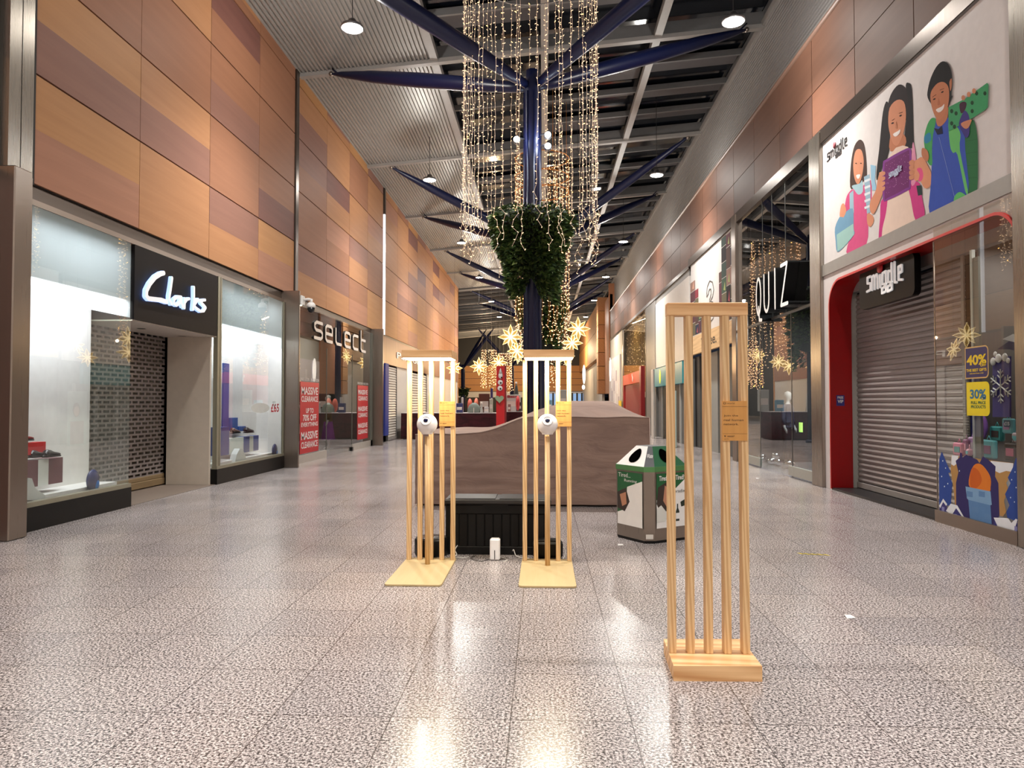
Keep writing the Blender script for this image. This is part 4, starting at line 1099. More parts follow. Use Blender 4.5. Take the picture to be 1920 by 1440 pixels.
q = atX(-6.3, 52, 827); shoe(-6.36, q[1] - .1, q[2], .26, (120, 30, 36), 'red and grey trainer on top of the red box', (90, 90, 92))
def disc_sculpt(px, py, rpx, X, label, w=1.0):
    c = atX(X, px, py); d = (1018 - px); r = rpx * abs(X) / d * 1.0
    root = empty('blue_ornament', (X, c[1], c[2] - r))
    mb = MB(); mb.ball((X, c[1], c[2]), r, 24, sx=.35, sy=.80 * w, sz=1.0); bb = mb.build('body', [mat((18, 38, 92), .1, name='glossy_blue')], root)
    mb = MB(); mb.ball((X + r * .25, c[1] + r * .2, c[2] - r * .35), r * .45, 18, sx=.3, sy=.7, sz=1); mb.build('inlay', [mat((34, 110, 190), .1, name='bright_blue')], root)
    return tag(root, label, 'ornament')
disc_sculpt(174, 901, 21, -6.12, 'glossy blue rounded ornament in the right corner of first shoe shop window')
disc_sculpt(515, 844, 12, -6.12, 'glossy blue rounded ornament in right corner of second shoe shop window')
def rock(pts, X, label):
    P = [atX(X, *p) for p in pts]; mb = MB(); mb.prism([(X, p[1], p[2]) for p in P], (-.12, 0, 0)); return tag(mb.build('paper_rock', [mat((205, 208, 206), .8, name='matt_white')]), label, 'ornament')
rock([(46, 938), (53, 896), (60, 897), (66, 915), (72, 920), (84, 928), (87, 938)], -6.1, 'white jagged paper mountain low in the left of first shoe window')
rock([(440, 869), (444, 852), (450, 841), (455, 842), (461, 855), (463, 867)], -6.1, 'pale pointed paper mountain low in second shoe window')
gift_box(418, 430, 682, 815, -6.4, .03, [(0, 1, (48, 70, 150))], 'tall blue banner at left edge of the second shoe window', 'hanging_banner')
gift_box(412, 430, 800, 855, -6.2, .2, [(0, 1, (52, 72, 140))], 'dark blue box at left edge of second shoe window')
gift_box(431, 485, 816, 853, -6.3, .2, [(0, .45, (224, 228, 222)), (.45, .66, (70, 84, 150)), (.66, .80, (224, 228, 222)), (.8, 1, (70, 84, 150))], 'white block with blue stripes carrying shoes in second shoe window')
gift_box(432, 446, 783, 808, -6.42, .12, [(0, 1, (44, 84, 160))], 'upright blue shoe box standing on striped block')
gift_box(448, 461, 799, 809, -6.42, .12, [(0, 1, (44, 84, 160))], 'small flat blue shoe box on striped block')
q = atX(-6.3, 440, 814); shoe(-6.36, q[1], q[2] + .01, .34, (96, 60, 46), 'brown leather shoe on the blue striped block')
q = atX(-6.3, 460, 813); shoe(-6.30, q[1], q[2] + .01, .36, (40, 30, 28), 'dark brown shoe in front on the blue striped block')
# stickers on the second window
mb = MB(); pl6 = planeL(-5.985); P = [pl6(488 + 17 * math.cos(t * PI / 12), 765 + 9.5 * math.sin(t * PI / 12) + 0, 0) for t in range(24)]; mb.add(P, [list(range(24))])
tag(mb.build('oval_sticker', [mat((200, 202, 198), .6)]), 'pale oval sticker on glass of second shoe window', 'sticker')
mb = MB(); a = atX(-5.985, 508, 773); c_ = atX(-5.985, 523, 773); put_text(mb, '£65', a, Vector(c_) * 1 - Vector(a) + Vector((0, 0, a[2] - c_[2])), (0, 0, .19), 0, bold=.02)
tag(mb.build('price_sticker', [mat((178, 40, 52), .5, name='red_vinyl')]), 'red price £65 stuck on the second shoe window', 'sticker')
mb = MB()
for k, s_ in enumerate(('NOW', 'FROM')): a = atX(-5.985, 511, 754 + k * 6); put_text(mb, s_, (a[0], a[1], a[2] - .03), (0, .18, 0), (0, 0, .05), 0)
tag(mb.build('vinyl_lettering', [GREY]), 'small grey words above the red price', 'sticker')

# dome camera
root = empty('dome_camera', tuple(atX(-5.5, 583, 566)))
base = Vector(WL[root]); p0 = Vector((-5.62, 16.45, base.z + .16))
c = Vector((-5.34, 16.35, 0)); c.z = atY(16.35, 583, 577)[2]
c.x = atY(16.35, 583.5, 577)[0]
mb = MB(); mb.box(p0.x - .03, p0.x + .02, 16.25, 16.45, c.z + .06, c.z + .28, bev=.01); mb.build('wall_plate', [WHITE], root)
mb = MB(); mb.tube([(p0.x, 16.35, c.z + .18), (c.x - .06, 16.35, c.z + .20), (c.x, 16.35, c.z + .19), (c.x, 16.35, c.z + .1)], .035, 10); mb.build('arm', [WHITE], root)
mb = MB(); mb.lathe([(.085, 0), (.10, .01), (.095, .08), (.06, .12), (1e-4, .13)], tuple(c), 20); mb.build('housing', [WHITE], root)
mb = MB(); mb.lathe([(1e-4, -.12), (.05, -.105), (.078, -.06), (.088, 0)], tuple(c), 20); mb.build('dome', [mat((14, 18, 22), .06, name='smoked_dome')], root)
tag(root, 'white wall-mounted dome camera with smoked glass on the steel column', 'camera')

# clothes shop on the left
Y0, Y1 = 16.85, 24.7; XS = -5.97
root = S(empty('window_3', (XS, 20.5, 0)))
mb = MB()
ya, yb2, yc, yd = 16.8, yL(612, XS), yL(660, XS), 24.6
mb.add([(XS, ya, .0), (XS, yd, .0), (XS, yd, 3.92), (XS, ya, 3.92)], [(0, 1, 2, 3)]); mb.build('pane', [GLASSD], root)
mb = MB(); mb.box(XS - .03, XS + .02, ya, yb2, 0, .2); mb.build('kick_plate', [mat((190, 184, 176), .35, metal=.3, name='pale_kick_plate')], root)
mb = MB(); mb.box(XS - .03, XS + .02, yc, yd, 0, .2); mb.build('kick_plate', [mat((190, 184, 176), .35, metal=.3, name='pale_kick_plate')], root)
mb = MB()
for yy in (yb2, yc): mb.box(XS - .01, XS + .01, yy - .008, yy + .008, .2, 3.0)
mb.box(XS - .02, XS + .02, yd - .25, yd, 0, 3.92); mb.build('frame', [mat((110, 112, 104), .4, metal=.4)], root)
mb = MB(); mb.box(XS - .02, XS + .05, yc - .14, yc, .0, .12); mb.build('floor_hinge', [BLACK], root)
# wide block lettering
root = empty('shop_sign', (XS + .06, 20.8, 3.0))
SB = (XS + .004)
def word_map(px0, px1, zlo, zhi):
    return atX(SB, px0)[1], atX(SB, px1)[1], zlo, zhi
yA, yB, zA, zB = word_map(584, 686, 3.17, 3.65)
Wn = yB - yA; cell = Wn / 6.0
sel = {'S': [[(1, 1), (.3, 1), (.08, .85), (.08, .65), (.25, .5), (.8, .5), (1, .38), (1, .15), (.8, 0), (.05, 0)]],
       'e': [[(.1, .48), (.95, .48), (.95, .85), (.8, 1), (.25, 1), (.08, .85), (.08, .15), (.25, 0), (.95, 0)]],
       'l': [[(.1, 1), (.1, .15), (.25, 0), (.9, 0)]],
       'c': [[(.9, 1), (.25, 1), (.08, .85), (.08, .15), (.25, 0), (.9, 0)]],
       't': [[(.1, 1.5), (.1, .15), (.25, 0), (.95, 0)], [(.1, .85), (.9, .85)]]}
for k, ch in enumerate('Select'):
    o = (SB, yA + k * cell + .08, zA + .03); mb = MB()
    strokes(mb, sel[ch], o, (0, cell * .74, 0), (0, 0, zB - zA - .06), .085, .03, 0, 1)
    mb.build('letter', [mat((225, 215, 205), .5, name='cream_letter_face'), mat((60, 52, 48), .6, name='dark_letter_side')], root)
tag(root, 'cream rounded block letters SELECT on the left clothes shop glass', 'shop sign')
RED = mat((186, 28, 40), .5, name='red_poster'); LRED = mat((208, 70, 70), .5, name='light_red_poster')
def sale_poster(pxa, pxb, pya, pyb, rows, label):
    a = atX(XS + .012, pxa, pyb); c2 = atX(XS + .012, pxb, pyb); t = atX(XS + .012, pxa, pya)
    y0, y1, z0, z1 = a[1], c2[1], a[2], t[2]; mb = MB()
    X = XS + .012; mb.box(X - .003, X, y0, y1, z0, z1, 0)
    mb.box(X, X + .001, y0, y1, z1 - .12, z1, 1)
    for (s_, f0, f1, ind) in rows:
        zz0 = z1 - (z1 - z0) * f1; h = (z1 - z0) * (f1 - f0)
        put_text(mb, s_, (X + .003, y0 + (y1 - y0) * ind, zz0), (0, (y1 - y0) * (1 - 2 * ind), 0), (0, 0, h), 2, bold=.02)
    put_text(mb, 'ENDS SOON   ENDS SOON', (X + .003, y0, z1 + .03), (0, y1 - y0, 0), (0, 0, .07), 2)
    return tag(mb.build('sale_poster', [RED, LRED, mat((228, 222, 220), .6, name='white_print')]), label, 'poster')
sale_poster(562, 597, 715, 852, [('MASSIVE', .07, .18, .06), ('CLEARANCE', .20, .28, .06), ('UP TO', .37, .44, .3), ('70% OFF', .46, .55, .14), ('EVERYTHING', .57, .63, .06), ('MASSIVE', .70, .81, .06), ('CLEARANCE', .84, .93, .06)], 'wide red sale poster with 70% OFF, left side of the left clothes shop')
sale_poster(670, 689.5, 722, 825, [('MASSIVE', .08, .17, .06), ('CLEARANCE', .20, .28, .06), ('MASSIVE', .39, .48, .06), ('CLEARANCE', .51, .59, .06), ('MASSIVE', .70, .79, .06), ('CLEARANCE', .82, .9, .06)], 'narrower red sale poster at the right end of left clothes shop')

def garment_rail(x0, y0, y1, label, cols, seed, z=1.45, face=1):
    root = empty('clothes_rail', (x0, (y0 + y1) / 2, 0)); rnd = random.Random(seed)
    mb = MB(); mb.tube([(x0, y0, 0.02), (x0, y0, z), (x0, y1, z), (x0, y1, 0.02)], .014, 6, smooth=False)
    for yy in (y0, y1): mb.tube([(x0 - .22, yy, .02), (x0 + .22, yy, .02)], .014, 6)
    mb.build('rail_frame', [ALU], root); tag(root, label, 'clothes rail')
    n = max(3, int((y1 - y0) / .14))
    g = empty('unused', (0, 0, 0)); bpy.data.objects.remove(g)
    for k in range(n):
        yy = y0 + .08 + (y1 - y0 - .16) * k / (n - 1); L = rnd.uniform(.55, .95); c = rnd.choice(cols); wd = rnd.uniform(.19, .23)
        mb = MB(); t = .03
        out = [(x0 - .03, z - .05), (x0 - wd, z - .12), (x0 - wd - .03, z - .4), (x0 - wd + .03, z - .42), (x0 - wd + .04, z - L), (x0 + wd - .04, z - L), (x0 + wd - .03, z - .42), (x0 + wd + .03, z - .4), (x0 + wd, z - .12), (x0 + .03, z - .05)]
        mb.prism([(a, yy - t / 2 + .01 * math.sin(k), b2) for a, b2 in out], (0, t, 0)); mb.tube([(x0, yy, z - .05), (x0, yy, z + .02)], .004, 4)
        tag(mb.build('hanging_garment', [mat(c, .85, name='garment_cloth')]), 'garment hanging on the ' + label, 'garment', 'garments on the ' + label)
garment_rail(-7.3, 18.4, 19.6, 'dark clothes rail, left clothes shop', [(26, 24, 28), (40, 34, 40), (18, 18, 22)], 1, 1.3)
garment_rail(-7.4, 21.0, 22.2, 'pale clothes rail, left clothes shop', [(200, 190, 180), (120, 110, 120), (90, 60, 100), (150, 150, 150)], 2, 1.5)
def mannequin(x, y, h, yaw, skin, topc, botc, label, skirt=False):
    root = empty('mannequin', (x, y, 0)); s_ = h / 1.78; R3 = Matrix.Rotation(yaw, 3, 'Z')
    def T(p): return tuple(Vector((x, y, 0)) + R3 @ (Vector(p) * s_))
    mb = MB(); M = mat(skin, .35, name='mannequin_shell')
    def loft(rings, n=14, m=0):
        vs = []
        for (cx, cy, cz, rx, ry) in rings:
            for k in range(n): a = 2 * PI * k / n; vs.append(T((cx + rx * math.cos(a), cy + ry * math.sin(a), cz)))
        mb.add(vs, [(i * n + k, i * n + (k + 1) % n, (i + 1) * n + (k + 1) % n, (i + 1) * n + k) for i in range(len(rings) - 1) for k in range(n)], m, True)
    loft([(0, 0, .86, .15, .11), (0, 0, .95, .17, .12), (0, 0, 1.08, .125, .09), (0, 0, 1.22, .15, .10), (0, -.01, 1.33, .17, .11), (0, 0, 1.42, .17, .08), (0, 0, 1.46, .08, .06), (0, 0, 1.50, .048, .05), (0, 0, 1.55, .045, .05), (0, -.01, 1.58, .05, .07), (0, -.02, 1.63, .068, .085), (0, -.01, 1.69, .075, .095), (0, 0, 1.75, .06, .075), (0, 0, 1.78, .01, .01)])
    for sg in (-1, 1):
        loft([(sg * .075, 0, .90, .085, .095), (sg * .085, 0, .72, .078, .085), (sg * .09, -.01, .50, .052, .058), (sg * .09, .01, .36, .052, .06), (sg * .09, .02, .12, .032, .036), (sg * .09, .0, .06, .035, .05), (sg * .09, -.04, .02, .04, .10)], 10)
        mb.tube([T(p) for p in ((sg * .16, 0, 1.41), (sg * .21, 0, 1.36), (sg * .24, .01, 1.12), (sg * .26, -.04, .90), (sg * .255, -.07, .84), (sg * .25, -.09, .76))], [v * s_ for v in (.05, .048, .036, .026, .03, .012)], 10)
    mb.build('body', [M], root)
    mb = MB()
    loft([(0, 0, .90, .19, .14), (0, 0, 1.08, .15, .115), (0, 0, 1.24, .17, .125), (0, -.01, 1.34, .19, .13), (0, 0, 1.43, .17, .095), (0, 0, 1.465, .09, .07)])
    for sg in (-1, 1): mb.tube([T(p) for p in ((sg * .15, 0, 1.41), (sg * .21, 0, 1.35), (sg * .24, .01, 1.12), (sg * .255, -.03, .96))], [v * s_ for v in (.06, .06, .05, .045)], 10)
    mb.build('top', [mat(topc, .8, name='garment_cloth')], root)
    mb = MB()
    if skirt: loft([(0, 0, 1.05, .14, .11), (0, 0, .9, .19, .14), (0, 0, .5, .24, .2), (0, 0, .3, .28, .24)])
    else:
        for sg in (-1, 1): loft([(sg * .07, 0, 1.02, .10, .11), (sg * .085, 0, .86, .10, .11), (sg * .09, 0, .5, .075, .08), (sg * .09, 0, .12, .07, .08)], 12)
    mb.build('skirt' if skirt else 'trousers', [mat(botc, .85, name='garment_cloth')], root)
    mb = MB(); mb.lathe([(.17, 0), (.17, .01), (1e-4, .012)], (x, y, 0), 20); mb.build('stand', [ALU], root)
    return tag(root, label, 'mannequin', 'shop mannequins')
mannequin(-7.0, 22.9, 1.75, -1.2, (200, 196, 190), (88, 80, 50), (120, 70, 130), 'mannequin in olive top behind the left clothes shop glass', True)
mannequin(-7.2, 20.4, 1.75, -1.2, (190, 186, 180), (30, 28, 30), (26, 26, 28), 'mannequin in black beside the door of left clothes shop')
mb = MB(); mb.box(-6.85, -6.35, 18.2, 19.8, 0.0, .42, bev=.01); tag(mb.build('display_plinth', [mat((74, 22, 72), .5, name='purple_board')]), 'purple display plinth in the left clothes shop', 'plinth')
lamp('shop_light', 'AREA', (-8.5, 20.5, 3.8), 90, (1, .92, .8), None, 2.0, (0, 0, 0))

# third left shop
mb = MB(); mb.box(-6.3, -6.0, 25.2, 50, 2.98, 4.0); f3 = tag(mb.build('fascia_panel', [wood((150, 108, 86), (132, 94, 76), 2, .5, .4, 'vertical_veneer')]), 'brown veneer fascia of the third shop on the left wall', 'shop fascia')
mb = MB(); a = atX(-5.99, 744, 669); put_text(mb, 'Pandora', (-5.99, a[1], 3.32), (0, 6.0, 0), (0, 0, .26), 0, depth=.02)
tag(mb.build('shop_sign', [mat((240, 232, 220), .5, emit=.3, name='pale_sign_letters')]), 'pale letters on the brown veneer fascia at left, mostly behind left stand', 'shop sign')
def roller(name, X, sg, y0, y1, z0, z1, pitch, label, m):
    mb = MB(); n = int((z1 - z0) / pitch); vs = []; prof = []
    for k in range(n):
        z = z0 + k * pitch; prof += [(0, z), (.012, z + pitch * .12), (.028, z + pitch * .5), (.012, z + pitch * .88)]
    prof.append((0, z0 + n * pitch))
    for y in (y0, y1):
        for d, z in prof: vs.append((X + sg * d, y, z))
    N = len(prof); mb.add(vs, [(i, i + 1, N + i + 1, N + i) for i in range(N - 1)])
    root = empty(name, (X, (y0 + y1) / 2, 0)); mb.build('shutter_curtain', [m], root)
    mb = MB(); mb.box(X - .02, X + sg * .04, y0, y1, max(.0, z0 - .1), z0, bev=.008); mb.build('bottom_bar', [mat((160, 156, 152), .4, metal=.3)], root)
    mb = MB()
    for y in (y0, y1): mb.box(X - .03, X + sg * .05, y - .03, y + .03, .0, z1)
    mb.build('guide_rail', [GREY], root)
    return tag(root, label, 'shutter')
SHW = mat((206, 200, 190), .45, metal=.1, name='pale_shutter')
roller('roller_shutter', -6.05, 1, yL(728), yL(744), .12, 2.97, .10, 'pale roller shutter on the left wall, nearest one of third shop', SHW)
roller('roller_shutter', -6.05, 1, yL(768), yL(800), .12, 2.97, .12, 'pale roller shutter on the left wall seen through left orb stand', SHW)
mb = MB(); mb.box(-6.3, -6.04, yL(744) + .05, yL(768) - .05, .0, 2.98, 0); mb.box(-6.03, -6.02, yL(744) + .05, yL(768) - .05, 0, .3, 1); S(mb.build('wall_left', [OFFW, GREY]))
mb = MB(); mb.box(-6.3, -6.04, yL(800) + .05, 50, 0, 2.98, 0); S(mb.build('wall_left', [OFFW]))
mb = MB(); mb.box(-6.02, -5.95, yL(720), yL(726.5), .25, 3.0); tag(mb.build('hanging_banner', [mat((44, 56, 140), .6, name='blue_cloth')]), 'tall narrow blue banner right of the third steel column', 'banner')

# ================================================================== RIGHT SHOPS
XR = 5.0
# --- stationery shop: poster, red portal, shutter, side window
root = empty('billboard', (4.98, 10.2, 3.95))
yb0, yb1 = 7.6, yR(1548)
mb = MB(); mb.box(5.0, 5.08, yb0, yb1, 3.94, 6.13); mb.build('panel', [mat((214, 208, 206), .55, name='white_poster')], root)
mb = MB(); mb.box(4.97, 5.1, yb0, yb1, 3.74, 3.94); mb.build('lower_frame', [mat((150, 146, 140), .4, metal=.3, name='grey_frame')], root)
mb = MB(); mb.box(4.975, 5.02, yb0, yb1, 6.11, 6.15); mb.build('upper_frame', [GREY], root)
art = Art(planeR(4.999), .0002)
def z5(*p): return [(1520 + x / 4.8, y / 4.8) for x, y in p]
def z6(*p): return [(1520 + x / 4.8, 240 + y / 4.8) for x, y in p]
SK1, SK2, HAIR = (206, 140, 108), (190, 124, 92), (34, 28, 30)
# left girl with satchel
art.poly(z6((355, 530), (362, 330), (385, 190), (415, 125), (450, 105), (482, 145), (500, 260), (508, 420), (490, 470), (400, 540)), (70, 52, 46))
art.poly(z6((372, 560), (450, 540), (540, 470), (548, 700), (522, 800), (500, 1055), (330, 1142), (345, 1010), (383, 900), (380, 740)), (206, 84, 130))
art.poly(z6((305, 760), (318, 640), (345, 580), (385, 560), (388, 740), (340, 770)), (196, 76, 122))
art.poly(z6((383, 330), (398, 225), (425, 190), (460, 205), (478, 300), (462, 430), (428, 508), (395, 455)), SK1)
art.poly(z6((372, 520), (440, 500), (465, 470), (470, 570), (430, 600), (395, 560)), (160, 190, 200))
art.poly(z6((350, 590), (385, 560), (390, 760), (372, 800), (352, 720)), (150, 178, 192), False)
art.poly(z6((480, 440), (530, 415), (540, 560), (538, 760), (508, 772), (492, 600)), (150, 178, 196), False)
for k in range(5): art.poly(z6((484, 470 + k * 60), (536, 450 + k * 60), (538, 470 + k * 60), (488, 492 + k * 60)), (220, 226, 230), False)
art.poly(z6((220, 900), (262, 800), (300, 770), (380, 725), (388, 900), (392, 960), (300, 1070), (240, 1115), (226, 1020)), (110, 150, 176))
art.poly(z6((235, 960), (385, 860), (392, 960), (300, 1070), (242, 1110)), (150, 186, 180), False)
art.poly(z6((262, 790), (275, 700), (300, 680), (322, 740), (300, 800), (282, 800)), SK1)
art.poly(z6((540, 330), (588, 340), (580, 480), (600, 560), (556, 560), (545, 450)), (150, 190, 214), False)
art.poly(z6((512, 770), (560, 790), (570, 840), (540, 890), (512, 860)), SK1)
for ex in (410, 455): art.ell(1520 + ex / 4.8, 240 + 318 / 4.8, 1.6, .9, (40, 28, 26))
art.poly(z6((412, 425), (448, 418), (440, 448), (424, 456)), (235, 225, 220)); 
# middle girl with pony tails and purple tablet case
art.poly(z6((690, -240), (712, -130), (708, 200), (650, 350), (602, 470), (594, 400), (618, 200), (640, -40), (660, -180)), HAIR)
art.poly(z6((858, -385), (885, -405), (915, -340), (928, 60), (930, 170), (900, 180), (842, 150), (862, -60), (868, -230)), HAIR)
art.poly(z5((690, 1060), (700, 930), (735, 830), (795, 762), (850, 785), (876, 870), (872, 1020), (845, 1100), (720, 1120)), (40, 30, 32))
art.poly(z6((730, 60), (845, 60), (852, 160), (720, 210)), SK2)
art.poly(z6((660, 700), (720, 240), (880, 170), (900, 400), (920, 640), (950, 838), (800, 930), (640, 985), (650, 800)), (232, 208, 192))
art.poly(z6((636, 660), (692, 620), (682, 760), (650, 900), (640, 1000), (614, 1003), (628, 800)), (200, 60, 130))
art.poly(z6((880, 510), (930, 480), (985, 500), (1005, 620), (1030, 795), (950, 838), (905, 640)), (206, 66, 136))
art.poly(z6((930, 130), (955, 300), (950, 480), (905, 500), (915, 200)), (224, 150, 180))
art.poly(z6((955, 520), (1000, 515), (1008, 600), (970, 610)), (46, 60, 62), False)
art.poly(z5((702, 1100), (715, 970), (780, 900), (842, 915), (862, 1020), (850, 1150), (815, 1260), (780, 1310), (745, 1290), (716, 1200)), SK1)
art.poly(z6((618, 420), (668, 400), (672, 520), (640, 620), (575, 770), (538, 740), (540, 660), (590, 560)), SK1)
art.poly(z6((905, 330), (960, 285), (1010, 262), (1060, 340), (1092, 420), (1082, 520), (1030, 542), (985, 470), (940, 470)), (220, 152, 118))
art.poly(z6((960, 370), (1000, 360), (1018, 420), (1005, 470), (972, 480), (985, 420)), (226, 90, 140))
art.poly(z6((653, 330), (690, 280), (870, 182), (908, 200), (912, 260), (905, 520), (880, 562), (690, 655), (660, 650), (652, 600)), (130, 60, 140))
art.poly(z6((668, 345), (700, 300), (862, 212), (893, 225), (890, 505), (868, 540), (695, 630), (670, 625)), (112, 44, 104))
rnd = random.Random(3)
for _ in range(90):
    x_, y_ = rnd.uniform(675, 885), rnd.uniform(0, 1); y_ = 345 - (x_ - 668) * .6 + y_ * 270
    art.ell(1520 + x_ / 4.8, 240 + y_ / 4.8, .55, .45, rnd.choice([(190, 110, 180), (214, 160, 206), (150, 70, 150)])); art.k -= 1
art.k += 1
for k in range(4): art.poly(z6((622 + k * 4, 400 + k * 48), (670, 392 + k * 44), (672, 420 + k * 44), (630 + k * 4, 436 + k * 46)), SK1)
for k in range(4): art.poly(z6((893, 300 + k * 44), (930, 285 + k * 46), (934, 318 + k * 46), (898, 335 + k * 44)), SK1)
for ex, ey in ((742, 1108), (815, 1040)): art.ell(1520 + ex / 4.8, ey / 4.8, 2.6, 1.3, (36, 24, 24), -.5)
art.poly(z5((748, 1205), (790, 1180), (812, 1165), (806, 1200), (780, 1225), (760, 1228)), (240, 232, 228))
art.line(z5((735, 1085), (762, 1068)), .7, (50, 34, 30)); art.line(z5((800, 1020), (835, 1008)), .7, (50, 34, 30))
art.poly(z5((775, 1090), (785, 1150), (768, 1152)), SK2)
# boy in blue with green jacket and pencil case
art.poly(z6((1400, 60), (1440, -60), (1480, -60), (1505, 60), (1512, 200), (1506, 560), (1440, 606), (1400, 400), (1370, 200)), (52, 112, 70))
for k in range(4): art.line(z6((1405, 120 + k * 110), (1505, 100 + k * 115)), .5, (34, 84, 52))
art.poly(z6((1120, -60), (1235, -95), (1330, -60), (1390, 40), (1400, 200), (1425, 615), (1240, 700), (1078, 772), (1090, 500), (1100, 250), (1108, 40)), (62, 88, 180))
art.poly(z6((1028, 90), (1058, -30), (1098, -90), (1135, -70), (1110, 60), (1100, 200), (1102, 330), (1062, 310), (1035, 180)), (70, 160, 92))
art.poly(z6((1030, 80), (1080, 40), (1090, 110), (1042, 140)), (48, 130, 170))
art.poly(z6((1250, -80), (1320, -20), (1358, 60), (1352, 200), (1425, 560), (1400, 570), (1330, 240), (1290, 225), (1262, 150)), (108, 190, 110))
art.poly(z5((1062, 880), (1064, 800), (1090, 700), (1140, 600), (1195, 552), (1245, 575), (1275, 650), (1282, 760), (1272, 860), (1286, 862), (1262, 915), (1230, 960), (1120, 960)), (34, 32, 34))
art.poly(z5((1140, 1060), (1215, 1010), (1245, 960), (1240, 1060), (1190, 1130), (1150, 1130)), SK2)
art.poly(z5((1086, 870), (1100, 810), (1150, 750), (1205, 738), (1245, 775), (1256, 850), (1245, 950), (1205, 1040), (1165, 1078), (1130, 1050), (1098, 960)), (196, 128, 94))
art.poly(z5((1258, 740), (1278, 705), (1280, 770), (1266, 820)), SK2)
for ex, ey in ((1122, 892), (1195, 828)): art.ell(1520 + ex / 4.8, ey / 4.8, 2.8, 1.3, (36, 24, 24), -.5)
art.line(z5((1105, 875), (1140, 850)), .8, (40, 28, 26)); art.line(z5((1172, 812), (1212, 795)), .8, (40, 28, 26))
art.poly(z5((1138, 985), (1190, 958), (1212, 935), (1206, 975), (1180, 1005), (1155, 1010)), (240, 232, 228))
art.poly(z5((1160, 880), (1176, 935), (1152, 945)), (180, 112, 82))
art.poly(z6((1120, 0), (1150, 60), (1200, 50), (1190, -20), (1160, 10)), (30, 30, 60), False)
art.line(z6((1165, 80), (1310, 640)), .6, (150, 170, 220))
art.poly(z5((1250, 965), (1400, 888), (1600, 745), (1612, 760), (1605, 965), (1580, 990), (1440, 1080), (1252, 1182)), (70, 156, 104), False)
for (x_, y_) in ((1280, 1000), (1320, 1020), (1280, 1110), (1465, 925), (1505, 840), (1465, 1000), (1580, 840), (1305, 1140)): art.ell(1520 + x_ / 4.8, y_ / 4.8, 3, 4, (34, 70, 46)); art.k -= 1
art.k += 2
art.poly(z5((1350, 940), (1385, 915), (1415, 930), (1400, 990), (1365, 1020)), (70, 40, 60))
art.poly(z5((1345, 1110), (1385, 1010), (1410, 1000), (1440, 1060), (1440, 1200), (1410, 1240), (1372, 1180)), (70, 60, 130))
for (x_, y_) in ((1385, 880), (1435, 850), (1482, 818)): art.ell(1520 + x_ / 4.8, y_ / 4.8, 3.6, 5, SK1)
art.poly(z5((1365, 1110), (1450, 1075), (1460, 1090), (1430, 1150), (1395, 1155)), SK1)
art.poly(z6((1015, 180), (1060, 200), (1075, 260), (1060, 300), (1030, 280), (1010, 240)), SK2)
art.poly(z6((1310, 610), (1355, 575), (1410, 610), (1380, 640), (1305, 665)), (100, 190, 110))
nm = len(art.mats)
pr = art.mb.build('printed_picture', art.mats, root)
# shop word mark strokes (unit box 0..1 wide, descenders below 0)
SM = [[(.115, .74), (.02, .72), (.02, .42), (.11, .38), (.11, .04), (.0, .0)],
      [(.16, .0), (.16, .66), (.22, .72), (.24, .64), (.24, .0)], [(.24, .6), (.30, .72), (.325, .62), (.325, .0)],
      [(.40, .0), (.40, .62)],
      [(.56, .70), (.47, .66), (.46, .12), (.56, .06), (.56, .70)], [(.56, .1), (.56, -.30), (.45, -.34), (.45, -.1), (.56, -.02)],
      [(.72, .62), (.63, .66), (.62, .12), (.72, .06), (.72, .98)], [(.72, .1), (.72, -.30), (.61, -.34), (.61, -.1), (.72, -.02)],
      [(.80, .98), (.80, .0), (.85, -.03)],
      [(.90, .36), (.985, .40), (.985, .70), (.90, .68), (.90, .06), (1.0, .0)]]
def wordmark(X, pxa, pxb, pyl, ratio, wd, depth, mats_, parent, name='word_mark', dot=None):
    a = atX(X, pxa, pyl); b_ = atX(X, pxb); L = a[1] - b_[1]; mb = MB()
    strokes(mb, SM, (X, a[1], a[2]), (0, -L, 0), (0, 0, L * ratio), wd, depth, 0, 0)
    if dot: c = Vector((X, a[1] - L * .40, a[2] + L * ratio * .98)); mb.lathe([(dot, 0), (dot, depth + .006), (1e-4, depth + .006)], tuple(c), 16, 1, rot=Matrix.Rotation(-PI / 2, 3, 'Y'))
    return mb.build(name, mats_, parent)
wordmark(4.996, 1551, 1594, 303, .22, .022, .004, [mat((36, 32, 34), .6, name='dark_print'), mat((150, 70, 80), .6, name='red_print')], root, dot=.055)
wordmark(4.985, 1667, 1697, 334, .24, .014, .004, [mat((190, 200, 226), .6, name='pale_print')], root)
tag(root, 'big white poster of three smiling children with school bags above the red portal', 'billboard')

# wall around the portal
REDP = mat((150, 10, 14), .28, name='red_gloss_lining'); REDL = mat((206, 40, 34), .3, name='bright_red_edge')
yj, yn = yR(1559), 7.60
root = empty('shop_portal', (5.1, (yj + yn) / 2, 0))
r_ = .45; zt_ = 3.60
def portal_path(inset=0.0):
    P = [(yj - inset, 0.02)] + [(yj - inset - (r_ - inset) * (1 - math.cos(t * PI / 20)), zt_ - r_ + (r_ - inset) * math.sin(t * PI / 20)) for t in range(11)]
    P += [(yn + inset + (r_ - inset) * (1 - math.sin(t * PI / 20)), zt_ - r_ + (r_ - inset) * math.cos(t * PI / 20)) for t in range(11)] + [(yn + inset, 0.02)]
    return P
O_, I_ = portal_path(0), portal_path(.035)
mb = MB(); n = len(O_)
for (X0_, X1_, PA, m) in ((4.965, 5.34, I_, 0),):
    vs = [(X0_, y, z) for y, z in PA] + [(X1_, y, z) for y, z in PA]; mb.add(vs, [(i, i + 1, n + i + 1, n + i) for i in range(n - 1)], 0, True)
